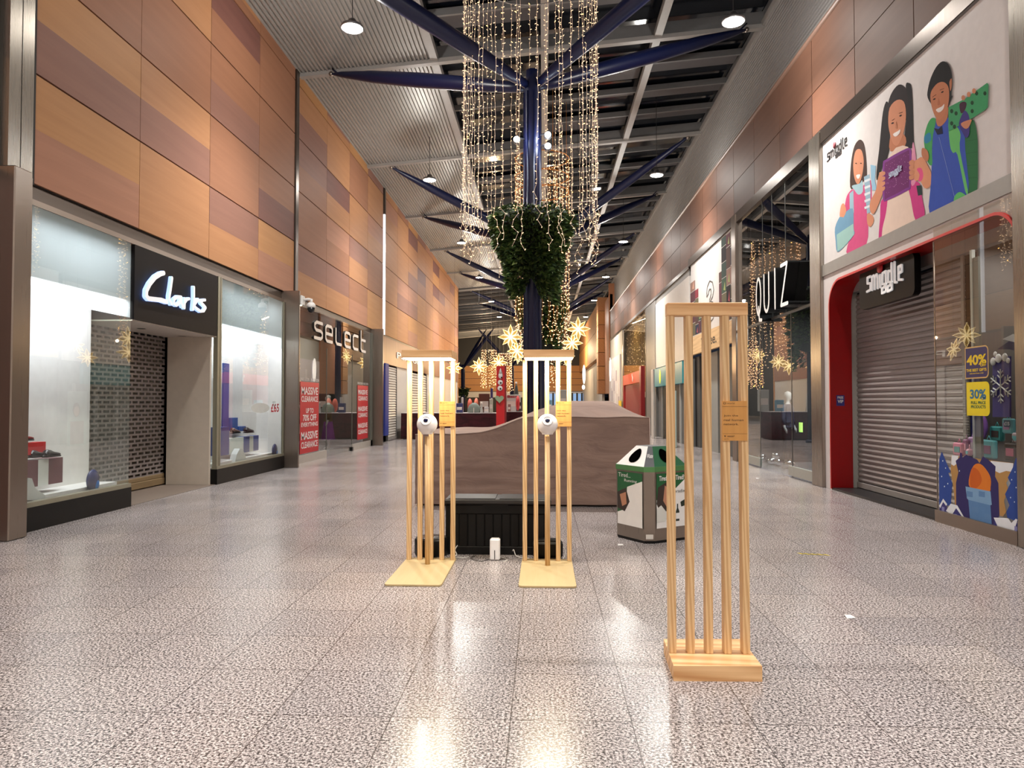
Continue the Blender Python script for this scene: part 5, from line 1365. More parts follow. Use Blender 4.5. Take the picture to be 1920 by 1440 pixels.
vs = [(4.965, y, z) for y, z in O_] + [(4.965, y, z) for y, z in I_]; mb.add(vs, [(i, i + 1, n + i + 1, n + i) for i in range(n - 1)], 1)
vs = [(4.965, y, z) for y, z in O_] + [(5.0, y, z) for y, z in O_]; mb.add(vs, [(i, i + 1, n + i + 1, n + i) for i in range(n - 1)], 1)
mb.build('red_lining', [REDP, REDL], root)
tag(root, 'red rounded portal lining around the entrance under the children poster', 'portal')
# white surround in front plane (with the rounded opening cut out)
mb = MB()
yl_, yh_ = yR(1898), yR(1548)
arcL = O_[1:12]; 
mb.add([(4.99, yj, 0), (4.99, yh_, 0), (4.99, yh_, 3.78), (4.99, yj, 3.78)], [(0, 1, 2, 3)])
mb.add([(4.99, y, z) for y, z in arcL] + [(4.99, arcL[-1][0], 3.78), (4.99, yj, 3.78)], [list(range(13))])
arcR = O_[12:23]
mb.add([(4.99, y, z) for y, z in arcR] + [(4.99, yn, 3.78), (4.99, arcR[0][0], 3.78)], [list(range(13))])
mb.add([(4.99, arcL[-1][0], zt_), (4.99, arcR[0][0], zt_), (4.99, arcR[0][0], 3.78), (4.99, arcL[-1][0], 3.78)], [(0, 1, 2, 3)])
S(mb.build('wall_right', [mat((214, 206, 204), .5, name='white_surround')]))
mb = MB(); mb.box(5.34, 5.45, yR(1600, 5.4), yj - .02, 0, 3.6, 0); mb.box(5.34, 5.46, yn, yj, 3.4, 3.6, 1); S(mb.build('wall_right', [mat((176, 176, 170), .5), mat((150, 146, 144), .6)]))
mb = MB(); mb.box(4.99, 5.5, yR(1757, 5.2) - .3, yj, .001, .035); S(mb.build('floor', [mat((30, 30, 32), .4, name='black_threshold')]))
roller('roller_shutter', 5.45, -1, yR(1815, 5.45), yR(1600, 5.44), .14, 3.4, .085, 'grey roller shutter closing the red portal', mat((150, 142, 140), .42, metal=.35, name='grey_shutter'))
# vip sticker
mb = MB(); yv = yj - .037; ax = atY(yv, 1568, 741); bx_ = atY(yv, 1583.5, 761)
mb.add([(ax[0], yv, bx_[2]), (bx_[0], yv, bx_[2]), (bx_[0], yv, ax[2]), (ax[0], yv, ax[2])], [(0, 1, 2, 3)], 0)
put_text(mb, 'FREE', (ax[0] + .02, yv - .002, ax[2] - .06), (bx_[0] - ax[0] - .04, 0, 0), (0, 0, .04), 1, bold=.02)
put_text(mb, 'VIP', (ax[0] + .02, yv - .002, ax[2] - .135), (bx_[0] - ax[0] - .04, 0, 0), (0, 0, .055), 1, bold=.03)
tag(mb.build('sticker', [mat((44, 44, 120), .5, name='navy_sticker'), WHITE]), 'small navy VIP sticker on the red portal lining', 'sticker')
# hanging sign
root = empty('hanging_sign', (5.12, 10.4, 3.0))
ya_, yb_s = yR(1718, 5.1), yR(1614, 5.1); zb_, zt2 = 2.98, 3.58
mb = MB(); pts = []
for cy, cz, a0 in ((yb_s - .1, zt2 - .1, 0), (ya_ + .1, zt2 - .1, 90), (ya_ + .1, zb_ + .1, 180), (yb_s - .1, zb_ + .1, 270)):
    for t in range(6): a = math.radians(a0 + t * 18); pts.append((5.10, cy + .1 * math.cos(a), cz + .1 * math.sin(a)))
mb.prism(pts, (.09, 0, 0)); mb.build('panel', [mat((12, 11, 12), .3, spec=.1, name='gloss_black')], root)
wordmark(5.095, 1627, 1697, 547, .27, .036, .02, [mat((236, 234, 232), .4, emit=.25, name='white_letters', ecol=(255, 255, 255)), mat((190, 40, 50), .4, name='red_dot')], root, 'letters', .075)
mb = MB()
for yy in (10.0, 11.0): mb.tube([(5.14, yy, zt2), (5.14, yy, 3.62)], .006, 5)
mb.build('hanger', [ALU], root)
tag(root, 'black rounded hanging sign smiggle with a red dot in the red portal', 'shop sign')
# side display window
yg0, yg1 = yR(1912), yR(1757)
root = S(empty('window_4', (5.0, (yg0 + yg1) / 2, 0)))
mb = MB(); mb.add([(4.985, yg0, .13), (4.985, yg1, .13), (4.985, yg1, 3.72), (4.985, yg0, 3.72)], [(0, 1, 2, 3)]); mb.build('pane', [GLASS], root)
mb = MB(); mb.box(4.95, 5.02, yg0, yg1, 0, .15); mb.box(4.98, 4.99, yg1 - .012, yg1 + .004, .13, 3.55); mb.build('frame', [STEEL], root)
ypost = yR(1818)
mb = MB(); mb.box(5.04, 5.08, ypost - .02, ypost + .02, .13, 3.3); mb.box(5.05, 5.08, ypost - .12, ypost - .02, .13, 3.2, 1); mb.build('post', [mat((190, 196, 190), .4, metal=.3), mat((130, 128, 118), .5)], root)
# window decal of snowy village (printed on the glass)
art = Art(planeR(4.982), .0002)
def w_(*p): return [(1520 + x / 4.8, 760 + y / 4.8) for x, y in p]
art.poly(w_((1265, 450), (1825, 520), (1825, 600), (1790, 640), (1760, 700), (1780, 760), (1740, 860), (1760, 960), (1730, 1000), (1300, 900), (1280, 700), (1262, 600)), (176, 136, 84), False)
art.poly(w_((1268, 450), (1330, 455), (1320, 520), (1290, 545), (1265, 530)), (222, 226, 232), False)
art.poly(w_((1620, 500), (1825, 522), (1815, 600), (1760, 590), (1700, 610), (1640, 580)), (222, 226, 232), False)
art.poly(w_((1305, 500), (1340, 470), (1345, 425), (1362, 430), (1368, 470), (1400, 445), (1500, 490), (1520, 520), (1550, 460), (1600, 490), (1665, 550), (1660, 640), (1690, 700), (1700, 990), (1640, 1120), (1430, 1070), (1380, 1000), (1310, 900), (1308, 700), (1330, 600)), (56, 50, 98), False)
art.poly(w_((1180, 415), (1225, 520), (1260, 600), (1240, 610), (1275, 700), (1262, 900), (1300, 960), (1240, 900), (1158, 920), (1155, 600), (1160, 480)), (52, 76, 146), False)
art.poly(w_((1850, 470), (1865, 500), (1865, 1050), (1770, 1010), (1762, 960), (1790, 900), (1750, 800), (1800, 700), (1775, 650), (1820, 560)), (52, 76, 146), False)
for (x_, y_) in ((1190, 500), (1215, 565), (1180, 640), (1235, 705), (1205, 730), (1840, 600), (1810, 670), (1850, 740), (1800, 830), (1835, 870), (1700, 560), (1340, 590)): art.ell(1520 + x_ / 4.8, 760 + y_ / 4.8, .9, 1.4, (214, 226, 240)); art.k -= 1
art.k += 1
art.poly(w_((1470, 540), (1530, 528), (1590, 590), (1622, 660), (1620, 740), (1600, 775), (1440, 745), (1430, 640)), (214, 122, 48))
art.poly(w_((1440, 600), (1470, 560), (1520, 600), (1540, 680), (1500, 740), (1440, 740)), (196, 96, 40))
art.poly(w_((1395, 730), (1620, 775), (1632, 895), (1600, 905), (1420, 850), (1408, 838)), (124, 160, 196), False)
art.poly(w_((1420, 850), (1620, 900), (1635, 1120), (1440, 1065)), (92, 130, 176), False)
for (x_, y_) in ((1430, 800), (1540, 800), (1480, 940), (1590, 1000)): art.poly(w_((x_ - 25, y_ - 30), (x_ + 30, y_ - 20), (x_ + 30, y_ + 28), (x_ - 25, y_ + 20)), (96, 132, 176), False)
art.poly(w_((1160, 900), (1195, 845), (1230, 895), (1228, 960), (1240, 1010), (1162, 1000)), (66, 62, 120), False)
art.poly(w_((1158, 905), (1195, 840), (1232, 890), (1222, 905), (1195, 870), (1168, 925)), (226, 230, 236), False)
art.poly(w_((1228, 960), (1310, 900), (1384, 1020), (1378, 1050), (1240, 1012)), (66, 62, 120), False)
art.poly(w_((1220, 950), (1262, 885), (1322, 900), (1386, 1012), (1378, 1020), (1312, 925), (1275, 985)), (226, 230, 236), False)
art.poly(w_((1640, 1120), (1660, 1015), (1700, 1090), (1720, 1170)), (66, 62, 120), False)
art.poly(w_((1650, 1010), (1780, 1015), (1810, 1060), (1850, 1020), (1866, 1030), (1820, 1170), (1720, 1165)), (226, 230, 236), False)
art.poly(w_((1820, 1170), (1864, 1040), (1866, 1185)), (66, 62, 120), False)
for (x_, y_) in ((1195, 935), (1310, 1000), (1850, 1110)): art.poly(w_((x_ - 12, y_ - 25), (x_ + 12, y_ - 18), (x_ + 12, y_ + 25), (x_ - 12, y_ + 18)), (140, 140, 190), False)
dc = tag(art.mb.build('window_decal', art.mats), 'snowy village decal with blue chimney and fir trees low on the side window', 'window sticker')
def sticker(x0, y0, x1, y1, ink, edge, name, label, lines, X=4.983, r=.06):
    a, b_ = atX(X, x0, y0), atX(X, x1, y0); q0 = atX(X, x0, y1)
    Y_a, Y_b, Zt, Zb = a[1], b_[1], a[2], q0[2]; mb = MB(); mb2 = []
    def rrp(e, dx): 
        pts = [(X - dx, Y_a - e, Zt - e)]
        for cy, cz, a0 in ((Y_b + r, Zt - r, 90), (Y_b + r, Zb + r, 180)):
            for t in range(6): g = math.radians(a0 + t * 18); pts.append((X - dx, cy + (r - e) * math.cos(g), cz + (r - e) * math.sin(g)))
        pts.append((X - dx, Y_a - e, Zb + e)); return pts
    p = rrp(0, 0); mb.add(p, [list(range(len(p)))], 1); p = rrp(.015, .001); mb.add(p, [list(range(len(p)))], 0)
    W_ = Y_a - Y_b; H_ = Zt - Zb; M_ = [mat(ink, .45), mat(edge, .45)]
    for (s_, u0, v0, uw, vh, c) in lines:
        mm = mat(c, .45)
        if mm not in M_: M_.append(mm)
        put_text(mb, s_, (X - .002, Y_a - W_ * u0, Zb + H_ * v0), (0, -W_ * uw, 0), (0, 0, H_ * vh), M_.index(mm), bold=.035)
    return tag(mb.build(name, M_), label, 'sticker')
YEL = (232, 200, 30); sticker(1809, 652, 1853, 711, (44, 36, 92), (214, 176, 110), 'sale_sticker', 'navy 40% OFF sticker on the side window beside the portal',
    [('40%', .08, .42, .84, .32, YEL), ('OFF', .66, .36, .24, .09, YEL), ('THE BEST GIFTS', .06, .22, .86, .09, YEL), ('selected lines only', .2, .14, .6, .04, YEL)])
sticker(1812, 717, 1855, 779, (236, 212, 24), (236, 212, 24), 'sale_sticker', 'yellow 30% OFF sticker under the navy one on side window',
    [('30%', .16, .50, .70, .28, (30, 110, 150)), ('OFF', .66, .46, .2, .08, (30, 110, 150)), ('FULL PRICE', .2, .34, .64, .09, (30, 100, 60)), ('PRODUCTS', .2, .22, .64, .09, (30, 100, 60))])
# goods behind that window
mb = MB(); mb.box(5.38, 6.2, 7.0, 8.9, 0, .62); tag(mb.build('display_plinth', [mat((200, 196, 200), .5)]), 'white plinth behind the village decal', 'plinth')
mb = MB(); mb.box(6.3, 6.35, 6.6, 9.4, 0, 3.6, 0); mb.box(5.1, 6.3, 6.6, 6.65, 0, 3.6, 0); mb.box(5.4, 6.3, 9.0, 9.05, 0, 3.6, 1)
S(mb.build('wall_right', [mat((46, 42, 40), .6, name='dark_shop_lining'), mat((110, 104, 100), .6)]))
def pr_card(pts, X, rgb, label, name, cat_, extra=()):
    P = [atX(X, *p) for p in pts]; mb = MB(); mb.prism([(X, p[1], p[2]) for p in P], (.02, 0, 0)); ms = [mat(rgb, .5)]
    for (pp_, c) in extra:
        mm = mat(c, .5)
        if mm not in ms: ms.append(mm)
        mb.add([(X - .003, q[1], q[2]) for q in [atX(X, *p) for p in pp_]], [list(range(len(pp_)))], ms.index(mm))
    return tag(mb.build(name, ms), label, cat_)
XS_ = 5.35
root = pr_card([(1861, 670), (1893, 668), (1893, 782), (1861, 782)], XS_, (64, 56, 130), 'tall purple display tower with a big white snowflake behind the side window', 'display_tower', 'display stand')
mb = MB(); c = Vector(atX(XS_ - .01, 1876, 724)); Rf = .20
for k in range(6):
    a = k * PI / 3 + PI / 6; D = Vector((0, math.cos(a), math.sin(a))); mb.tube([c, c + D * Rf], .009, 4, smooth=False)
    for t, l in ((.45, .32), (.72, .28)):
        for s2 in (-1, 1): D2 = Vector((0, math.cos(a + s2 * .9), math.sin(a + s2 * .9))); mb.tube([c + D * Rf * t, c + D * Rf * t + D2 * Rf * l], .008, 4, smooth=False)
mb.build('snowflake', [WHITE], root)
mb = MB()
for (x_, y_, rr_) in ((1862, 678, 9), (1872, 672, 10), (1884, 670, 9), (1866, 664, 6), (1890, 676, 6)): q = atX(XS_ - .02, x_, y_); mb.ball(q, rr_ / 185, 12, sx=.3)
mb.build('snow_cap', [WHITE], root)
pr_card([(1870, 655), (1905, 630), (1918, 640), (1918, 662), (1893, 655)], XS_ - .15, (44, 36, 84), 'dark purple header board with white snow above the tower', 'header_board', 'sign', [([(1880, 636), (1900, 626), (1918, 632), (1918, 645), (1896, 640)], (220, 222, 228))])
cols = [(216, 120, 150), (186, 150, 196), (110, 196, 206), (60, 150, 150), (206, 190, 200), (150, 90, 130), (70, 60, 56), (120, 200, 210), (240, 170, 190)]
lbs = ['pink', 'lilac', 'pale teal', 'dark teal', 'silver pink', 'plum', 'brown dotted', 'sky blue', 'rose']
kk = 0
for (x0, y0, x1, y1, X, ci, hint) in ((1786, 831, 1803, 853, 5.22, 0, 'at the left end of the front row'), (1804, 824, 1812, 850, 5.25, 5, 'second from left in the front row'), (1814, 820, 1826, 852, 5.3, 1, 'behind the yellow house decal'),
        (1828, 833, 1838, 852, 5.2, 3, 'low in the middle of front row'), (1838, 826, 1862, 858, 5.2, 2, 'centre of the front row'), (1882, 832, 1905, 862, 5.2, 6, 'right end of the front row'),
        (1855, 800, 1876, 826, 5.4, 3, 'on the upper row left'), (1878, 785, 1896, 812, 5.4, 7, 'on the upper row carrying a price card'), (1896, 812, 1908, 830, 5.3, 4, 'low at the pillar'), (1810, 842, 1816, 854, 5.18, 8, 'tiny one in the front row')):
    a = atX(X, x0, y1); c_ = atX(X, x1, y0); mb = MB(); ya_, yb_s2, za_, zb_2 = c_[1], a[1], a[2], c_[2]
    mb.box(X, X + .06, ya_, yb_s2, za_, zb_2, 0, bev=.015); w2 = (yb_s2 - ya_)
    mb.box(X - .004, X, ya_ + w2 * .2, yb_s2 - w2 * .2, za_ + (zb_2 - za_) * .25, za_ + (zb_2 - za_) * .7, 1)
    mb.tube([(X + .03, ya_ + w2 * .35, zb_2), (X + .03, ya_ + w2 * .5, zb_2 + .05), (X + .03, ya_ + w2 * .65, zb_2)], .005, 5)
    tag(mb.build('gift_pack', [mat(cols[ci], .35), mat(cols[(ci + 3) % 9], .35)]), '%s boxed stationery gift %s of side window' % (lbs[ci], hint), 'gift box')
q = atX(5.35, 1839, 800); root = empty('backpack', q); mb = MB(); mb.ball(q, .13, 20, sx=.5, sy=.75, sz=1.25); mb.build('body', [mat((150, 100, 180), .25, name='iridescent_lilac')], root)
mb = MB(); mb.ball((q[0] - .05, q[1], q[2] - .06), .08, 16, sx=.4, sy=.8); mb.build('pocket', [mat((96, 70, 150), .3)], root)
mb = MB(); mb.tube([(q[0], q[1] - .03, q[2] + .15), (q[0], q[1], q[2] + .2), (q[0], q[1] + .03, q[2] + .15)], .01, 6); mb.build('handle', [mat((200, 160, 190), .4)], root)
tag(root, 'shiny lilac rounded backpack under the yellow sticker', 'backpack')
sticker(1882, 788, 1894, 800, (24, 78, 110), (24, 78, 110), 'price_card', 'small blue price card £15 in the side window', [('£15', .1, .2, .8, .6, (230, 235, 240))], 5.38, .01)
lamp('window_light', 'AREA', (5.7, 8.2, 3.4), 22, (1, .92, .85), None, .8, (0, 0, 0))
for (px, py) in ((1800, 425), (1860, 400)):
    c = atX(5.3, px, py); root = empty('track_light', c)
    mb = MB(); mb.box(c[0] - .05, c[0] + .05, c[1] - .12, c[1] + .12, c[2], c[2] + .05, bev=.01); mb.box(c[0] - .012, c[0] + .012, c[1] - .012, c[1] + .012, c[2] + .05, 3.60); mb.build('housing', [GREY], root)
    mb = MB(); mb.box(c[0] - .04, c[0] + .04, c[1] - .10, c[1] + .10, c[2] - .006, c[2]); mb.build('lens', [mat((255, 250, 240), .5, emit=5, name='soft_white_lens')], root)
    tag(root, 'small white ceiling fitting under the red lintel, %s one' % ('left' if px < 1830 else 'right'), 'ceiling light')

# --- clothes shop QUIZ
XQ = 5.02; q0, q1 = yR(1528), yR(1386)
root = S(empty('window_5', (XQ, (q0 + q1) / 2, 0)))
mb = MB(); mb.add([(XQ, q0, .02), (XQ, q1, .02), (XQ, q1, 6.15), (XQ, q0, 6.15)], [(0, 1, 2, 3)]); mb.build('pane', [GLASSD], root)
mb = MB(); mb.box(XQ - .02, XQ + .02, q0, q1, 3.31, 3.36)
for px in (1424, 1483): mb.box(XQ - .006, XQ + .006, yR(px) - .012, yR(px) + .012, .0, 3.31)
for px in (1431, 1449, 1474): mb.box(XQ - .006, XQ + .006, yR(px) - .006, yR(px) + .006, 3.36, 6.15)
mb.build('frame', [mat((84, 84, 82), .35, metal=.5, name='thin_dark_frame')], root)
mb = MB(); mb.box(XQ - .03, XQ + .02, q0, yR(1478), .03, .22); mb.box(XQ - .03, XQ + .02, yR(1424), q1, .03, .22); mb.build('kick_plate', [mat((176, 178, 170), .35, metal=.3, name='grey_kick_plate')], root)
root = empty('shop_sign', (4.9, 15.7, 3.5))
mb = MB(); LW = mat((240, 238, 234), .4, emit=.25, name='white_letter_face', ecol=(255, 250, 240))
XL = 4.80
a = atX(XL, 1415, 590)[1]; b_ = atX(XL, 1478, 590)[1]; cw = (a - b_) / 4
QZ = [[arc(.5, .5, .38, .5, 0, 360, 20), [(.5, .2), (.62, -.16), (1.0, -.18)]], [[(.12, 1), (.12, .3)] + arc(.5, .3, .38, .3, 180, 360, 8) + [(.88, 1)]], [[(.5, 1), (.5, 0)]], [[(.05, 1), (.9, 1), (.05, 0), (.95, 0)]]]
for k, L_ in enumerate(QZ):
    mb = MB(); strokes(mb, L_, (XL + .24, a - k * cw * 1.02 - .08, 3.46), (0, -cw * .78, 0), (0, 0, .80), .075, .24, 0, 1); mb.build('letter', [LW, BLACK], root)
tag(root, 'white face deep black letters QUIZ on the tall right shop glass', 'shop sign')
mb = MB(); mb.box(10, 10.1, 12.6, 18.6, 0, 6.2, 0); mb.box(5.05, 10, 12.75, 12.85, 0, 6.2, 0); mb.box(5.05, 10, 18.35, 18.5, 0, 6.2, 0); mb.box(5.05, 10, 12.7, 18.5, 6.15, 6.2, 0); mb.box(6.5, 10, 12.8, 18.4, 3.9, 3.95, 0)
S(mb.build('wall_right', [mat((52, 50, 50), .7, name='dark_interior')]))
mannequin(6.4, 16.6, 1.8, .8, (196, 200, 196), (150, 130, 100), (40, 60, 110), 'pale mannequin in gold top and blue skirt behind the tall right glass', True)
mannequin(6.6, 15.0, 1.8, .8, (200, 200, 198), (160, 156, 160), (46, 46, 52), 'pale mannequin with grey jacket, nearer the pillar behind tall right glass')
mannequin(6.0, 17.7, 1.78, .8, (190, 190, 188), (60, 64, 80), (30, 30, 34), 'dark clothed mannequin at the far end behind the tall right glass')
garment_rail(7.6, 14.0, 15.6, 'grey and teal clothes rail, tall right shop', [(60, 100, 110), (150, 150, 152), (40, 60, 80), (90, 90, 96)], 5, 1.5)
garment_rail(7.8, 16.2, 17.9, 'dark clothes rail, tall right shop', [(30, 28, 34), (60, 24, 50), (40, 40, 44)], 6, 1.5)
mb = MB(); mb.box(6.9, 7.4, 14.2, 17.8, 0, .5, bev=.01); tag(mb.build('display_plinth', [mat((84, 30, 74), .5, name='plum_board')]), 'long plum display plinth behind the tall right glass', 'plinth')
rnd = random.Random(9)
SILV = mat((214, 216, 220), .08, metal=1.0, name='silver_bauble')
wh = ['by the far glass joint', 'next to the first', 'in the middle of the heap', 'on top of the heap', 'at the front of the heap', 'at the back of heap', 'near the door edge', 'nearest the door', 'half hidden behind the others']
for k in range(9):
    c = atX(5.45, 1408 + (k % 5) * 15 + rnd.uniform(-3, 3), 850); r = rnd.uniform(.08, .13)
    mb = MB(); zc_ = r + (.17 if k in (3,) else 0); mb.ball((5.35 + rnd.uniform(0, .3), c[1], zc_), r, 16); mb.lathe([(.02, zc_ + r - .005), (.02, zc_ + r + .02)], (5.4, c[1], 0), 8) if 0 else None
    tag(mb.build('silver_bauble', [SILV]), 'silver bauble on the floor behind tall right glass, ' + wh[k], 'bauble', 'silver baubles behind tall right glass')
c = atX(5.9, 1500, 802); mb = MB(); mb.box(5.9, 5.93, c[1] - .09, c[1] + .07, c[2] - .1, c[2] + .12)
tag(mb.build('illuminated_sign', [mat((190, 240, 120), .5, emit=1.6, name='lit_green')]), 'small glowing yellow-green sign inside the tall right shop', 'sign')
lamp('shop_light', 'AREA', (6.6, 15.5, 3.8), 260, (.92, .96, 1), None, 1.6, (0, 0, 0))
mb = MB(); mb.lathe([(1e-4, 0), (.1, 0), (.1, .05)], (6.6, 14.2, 3.84), 16); tag(mb.build('ceiling_spot', [mat((255, 255, 255), .5, emit=8, name='shop_lens')]), 'small round lit ceiling spot inside the tall right shop', 'ceiling light')

# --- phone shop
y0_, y1_ = yR(1378), yR(1297)
root = empty('billboard', (5.0, (y0_ + y1_) / 2, 3.7))
mb = MB(); mb.box(5.0, 5.06, y0_, y1_, 3.69, 6.12); mb.build('panel', [mat((206, 202, 200), .5, name='white_poster')], root)
art = Art(planeR(4.999), .002)
def c4(*p): return [(1280 + x / 8.473, 450 + y / 8.473) for x, y in p]
rnd = random.Random(17); pal = [(60, 74, 70), (90, 70, 66), (140, 60, 72), (50, 60, 80), (110, 104, 84), (70, 90, 76), (150, 120, 110), (44, 40, 44), (96, 60, 70)]
def clp(y_px, x): return y_px
for (xa, xb, ztops) in ((1296, 1305, 5.55), (1305, 1311, 5.2), (1311, 1315, 4.7), (1315, 1319, 4.2)):
    z = 3.72
    while z < ztops - .1:
        h = rnd.uniform(.3, .55); zz2 = min(z + h, ztops); A1, A2 = yR(xa), yR(xb); X = 4.996
        art.mb.add([(X, A1, z), (X, A2, z), (X, A2, zz2 - .02), (X, A1, zz2 - .02)], [(0, 1, 2, 3)], art.mi(rnd.choice(pal)))
        if rnd.random() < .6: art.mb.add([(X - .002, A1 * .6 + A2 * .4, z + h * .2), (X - .002, A1 * .2 + A2 * .8, z + h * .1), (X - .002, A1 * .3 + A2 * .7, z + h * .7)], [(0, 1, 2)], art.mi(rnd.choice([(206, 160, 140), (180, 90, 100), (170, 180, 120), (200, 200, 196)])))
        z = zz2
art.mb.build('photo_collage', art.mats, root); art = Art(planeR(4.999), .002)
for (xa, xb, z_lo, ztops) in ((1350, 1355, 4.3, 5.2), (1355, 1364, 3.72, 6.1), (1364, 1372, 3.72, 6.1), (1372, 1378, 3.72, 6.1)):
    z = z_lo
    while z < ztops - .1:
        h = rnd.uniform(.35, .6); zz2 = min(z + h, ztops); A1, A2 = yR(xa), yR(xb); X = 4.996
        art.mb.add([(X, A1, z), (X, A2, z), (X, A2, zz2 - .02), (X, A1, zz2 - .02)], [(0, 1, 2, 3)], art.mi(rnd.choice(pal)))
        if rnd.random() < .6: art.mb.add([(X - .002, A1 * .6 + A2 * .4, z + h * .2), (X - .002, A1 * .2 + A2 * .8, z + h * .1), (X - .002, A1 * .3 + A2 * .7, z + h * .7)], [(0, 1, 2)], art.mi(rnd.choice([(206, 160, 140), (180, 90, 100), (170, 180, 120), (60, 90, 100)])))
        z = zz2
art.mb.build('photo_collage', art.mats, root)
mb = MB(); a = yR(1326); b_ = yR(1341)
three_o = [(.05, .74), (.15, .9), (.45, 1.0), (.8, .92), (.95, .72), (.8, .58), (.5, .50), (.85, .44), (1.0, .25), (.85, .06), (.45, .0), (.1, .08), (.0, .25), (.2, .3), (.35, .2), (.6, .22), (.62, .34), (.4, .44), (.42, .55), (.62, .66), (.6, .78), (.4, .8), (.25, .7), (.05, .66), (.05, .74)]
strokes(mb, [three_o], (4.994, a, 3.9), (0, b_ - a, 0), (0, 0, 1.25), .035, .002, 0, 0); mb.build('numeral_logo', [mat((60, 56, 54), .5, name='dark_outline')], root)
tag(root, 'white shop banner with outlined numeral 3 between photo collages, above the nearest stand', 'billboard')
root = empty('fascia_panel', (5.0, (y0_ + y1_) / 2, 3.08))
mb = MB(); mb.box(4.96, 5.06, y0_, y1_, 3.08, 3.67); mb.build('board', [wood((228, 190, 140), (210, 170, 122), 1, 1, .5, 'pale_veneer')], root)
mb = MB(); ya_ = yR(1318); put_text(mb, 'Three.', (4.955, ya_, 3.22), (0, yR(1347) - ya_, 0), (0, 0, .3), 0, bold=.01); mb.build('letters', [DARK], root)
tag(root, 'pale wooden fascia under the numeral 3 banner seen through the nearest stand', 'shop fascia')
mb = MB(); mb.box(5.3, 5.4, y0_, y1_, 0, 3.08, 0)
for (xa, xb, m) in ((1298, 1306, 1), (1306, 1312, 2), (1330, 1346, 3), (1352, 1364, 1), (1366, 1376, 2)): mb.box(5.22, 5.3, yR(xb, 5.22), yR(xa, 5.22), 0, 3.05, m)
S(mb.build('wall_right', [DARK, mat((60, 48, 44), .6), mat((90, 90, 88), .6), mat((150, 152, 148), .6)]))
root = empty('advert_stand', (4.5, 21, 0)); mb = MB(); c = atZ(0, 1346, 838); mb.box(4.4, 4.45, c[1] - .5, c[1] + .5, .0, 1.9, bev=.01); mb.build('board', [mat((170, 190, 184), .5, name='pale_poster')], root)
mb = MB(); mb.ball((4.39, c[1] - .1, 1.25), .2, 16, sx=.02, sz=1.3); mb.ball((4.385, c[1] - .1, 1.2), .15, 16, 1, sx=.02, sz=1.2); mb.box(4.385, 4.395, c[1] - .4, c[1] + .3, .05, .85, 2); mb.build('printed_picture', [mat((110, 60, 40), .6), mat((220, 170, 145), .6), mat((130, 26, 36), .6)], root)
tag(root, 'free-standing advert board with red haired portrait seen through the nearest stand', 'advert board')

# --- teal shop
y0_, y1_ = yR(1293), yR(1229)
mb = MB(); mb.box(5.0, 5.1, y0_, y1_, 3.02, 5.85); S(mb.build('wall_right', [mat((214, 208, 202), .5, name='white_panel')]))
mb = MB(); mb.box(5.02, 5.1, y0_, y1_, 5.85, 6.15); S(mb.build('wall_right', [GREY]))
root = empty('shop_sign', (4.95, 29, 2.3)); mb = MB(); mb.box(4.95, 5.1, y0_ + 1.0, y1_ + .2, 2.2, 2.98); mb.build('board', [mat((36, 126, 132), .4, emit=.25, name='teal_sign', ecol=(20, 130, 140))], root)
mb = MB(); c = yR(1240); mb.ball((4.945, c, 2.6), .3, 14, sx=.05, sy=.6, sz=1.0); mb.build('logo', [mat((226, 226, 40), .4, emit=.8, name='yellow_green_bar')], root)
tag(root, 'teal shop sign with yellow-green mark just left of the nearest stand', 'shop sign')
mb = MB(); mb.box(5.1, 5.2, y0_, y1_, 0, 3.0, 0)
for k in range(5): a = y0_ + .6 + k * 1.3; mb.box(5.04, 5.1, a, a + .12, 0, 2.2, 1)
for k in (1, 3): a = y0_ + .6 + k * 1.3; mb.box(5.05, 5.1, a + .2, a + 1.1, .1, 2.1, 2)
S(mb.build('wall_right', [mat((96, 98, 98), .6), mat((176, 176, 172), .5), DARK]))
c = atZ(0, 1276, 822)
mb = MB(); mb.box(4.6, 4.66, c[1] - .3, c[1] + .3, 0, 2.9, 0, bev=.01); mb.box(4.595, 4.6, c[1] - .28, c[1] + .28, 1.95, 2.85, 1); tag(mb.build('advert_totem', [OFFW, mat((196, 188, 182), .5)]), 'narrow pale advert totem before the teal shop', 'advert board')

# --- window with a modelled gold reflection, and red shop
y0_, y1_ = 34.7, 44.8
GOLD_REFL = crinkle((226, 176, 92), (168, 112, 44), 'gold_reflection', .3, .9, 3)  # added sheet stands in for the gold reflection in the glass
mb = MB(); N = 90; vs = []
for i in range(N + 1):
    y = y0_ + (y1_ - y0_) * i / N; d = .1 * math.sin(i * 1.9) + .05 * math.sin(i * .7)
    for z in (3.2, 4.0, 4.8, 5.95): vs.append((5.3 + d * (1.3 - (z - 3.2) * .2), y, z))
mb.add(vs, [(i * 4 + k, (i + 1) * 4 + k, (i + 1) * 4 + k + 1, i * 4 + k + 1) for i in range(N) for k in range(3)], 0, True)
tag(mb.build('reflection_curtain', [GOLD_REFL]), 'rippled gold sheet imitating a reflection, high behind glass on the right wall', 'curtain')
root = S(empty('window_6', (5.02, 40, 0))); mb = MB(); mb.add([(5.02, y0_, 0), (5.02, y1_, 0), (5.02, y1_, 6.05), (5.02, y0_, 6.05)], [(0, 1, 2, 3)]); mb.build('pane', [GLASS], root)
mb = MB(); mb.box(4.99, 5.05, y1_ - .3, y1_, 0, 6.08); mb.box(4.99, 5.05, y0_, y0_ + .12, 0, 6.08); mb.build('frame', [STEELB], root)
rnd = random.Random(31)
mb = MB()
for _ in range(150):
    y = rnd.uniform(y0_ + .3, y1_ - .4); z = rnd.uniform(3.3, 5.9); mb.ball((5.12 + rnd.uniform(0, .05), y, z), rnd.uniform(.012, .03), 6)  # added glowing balls imitate lights mirrored in the glass
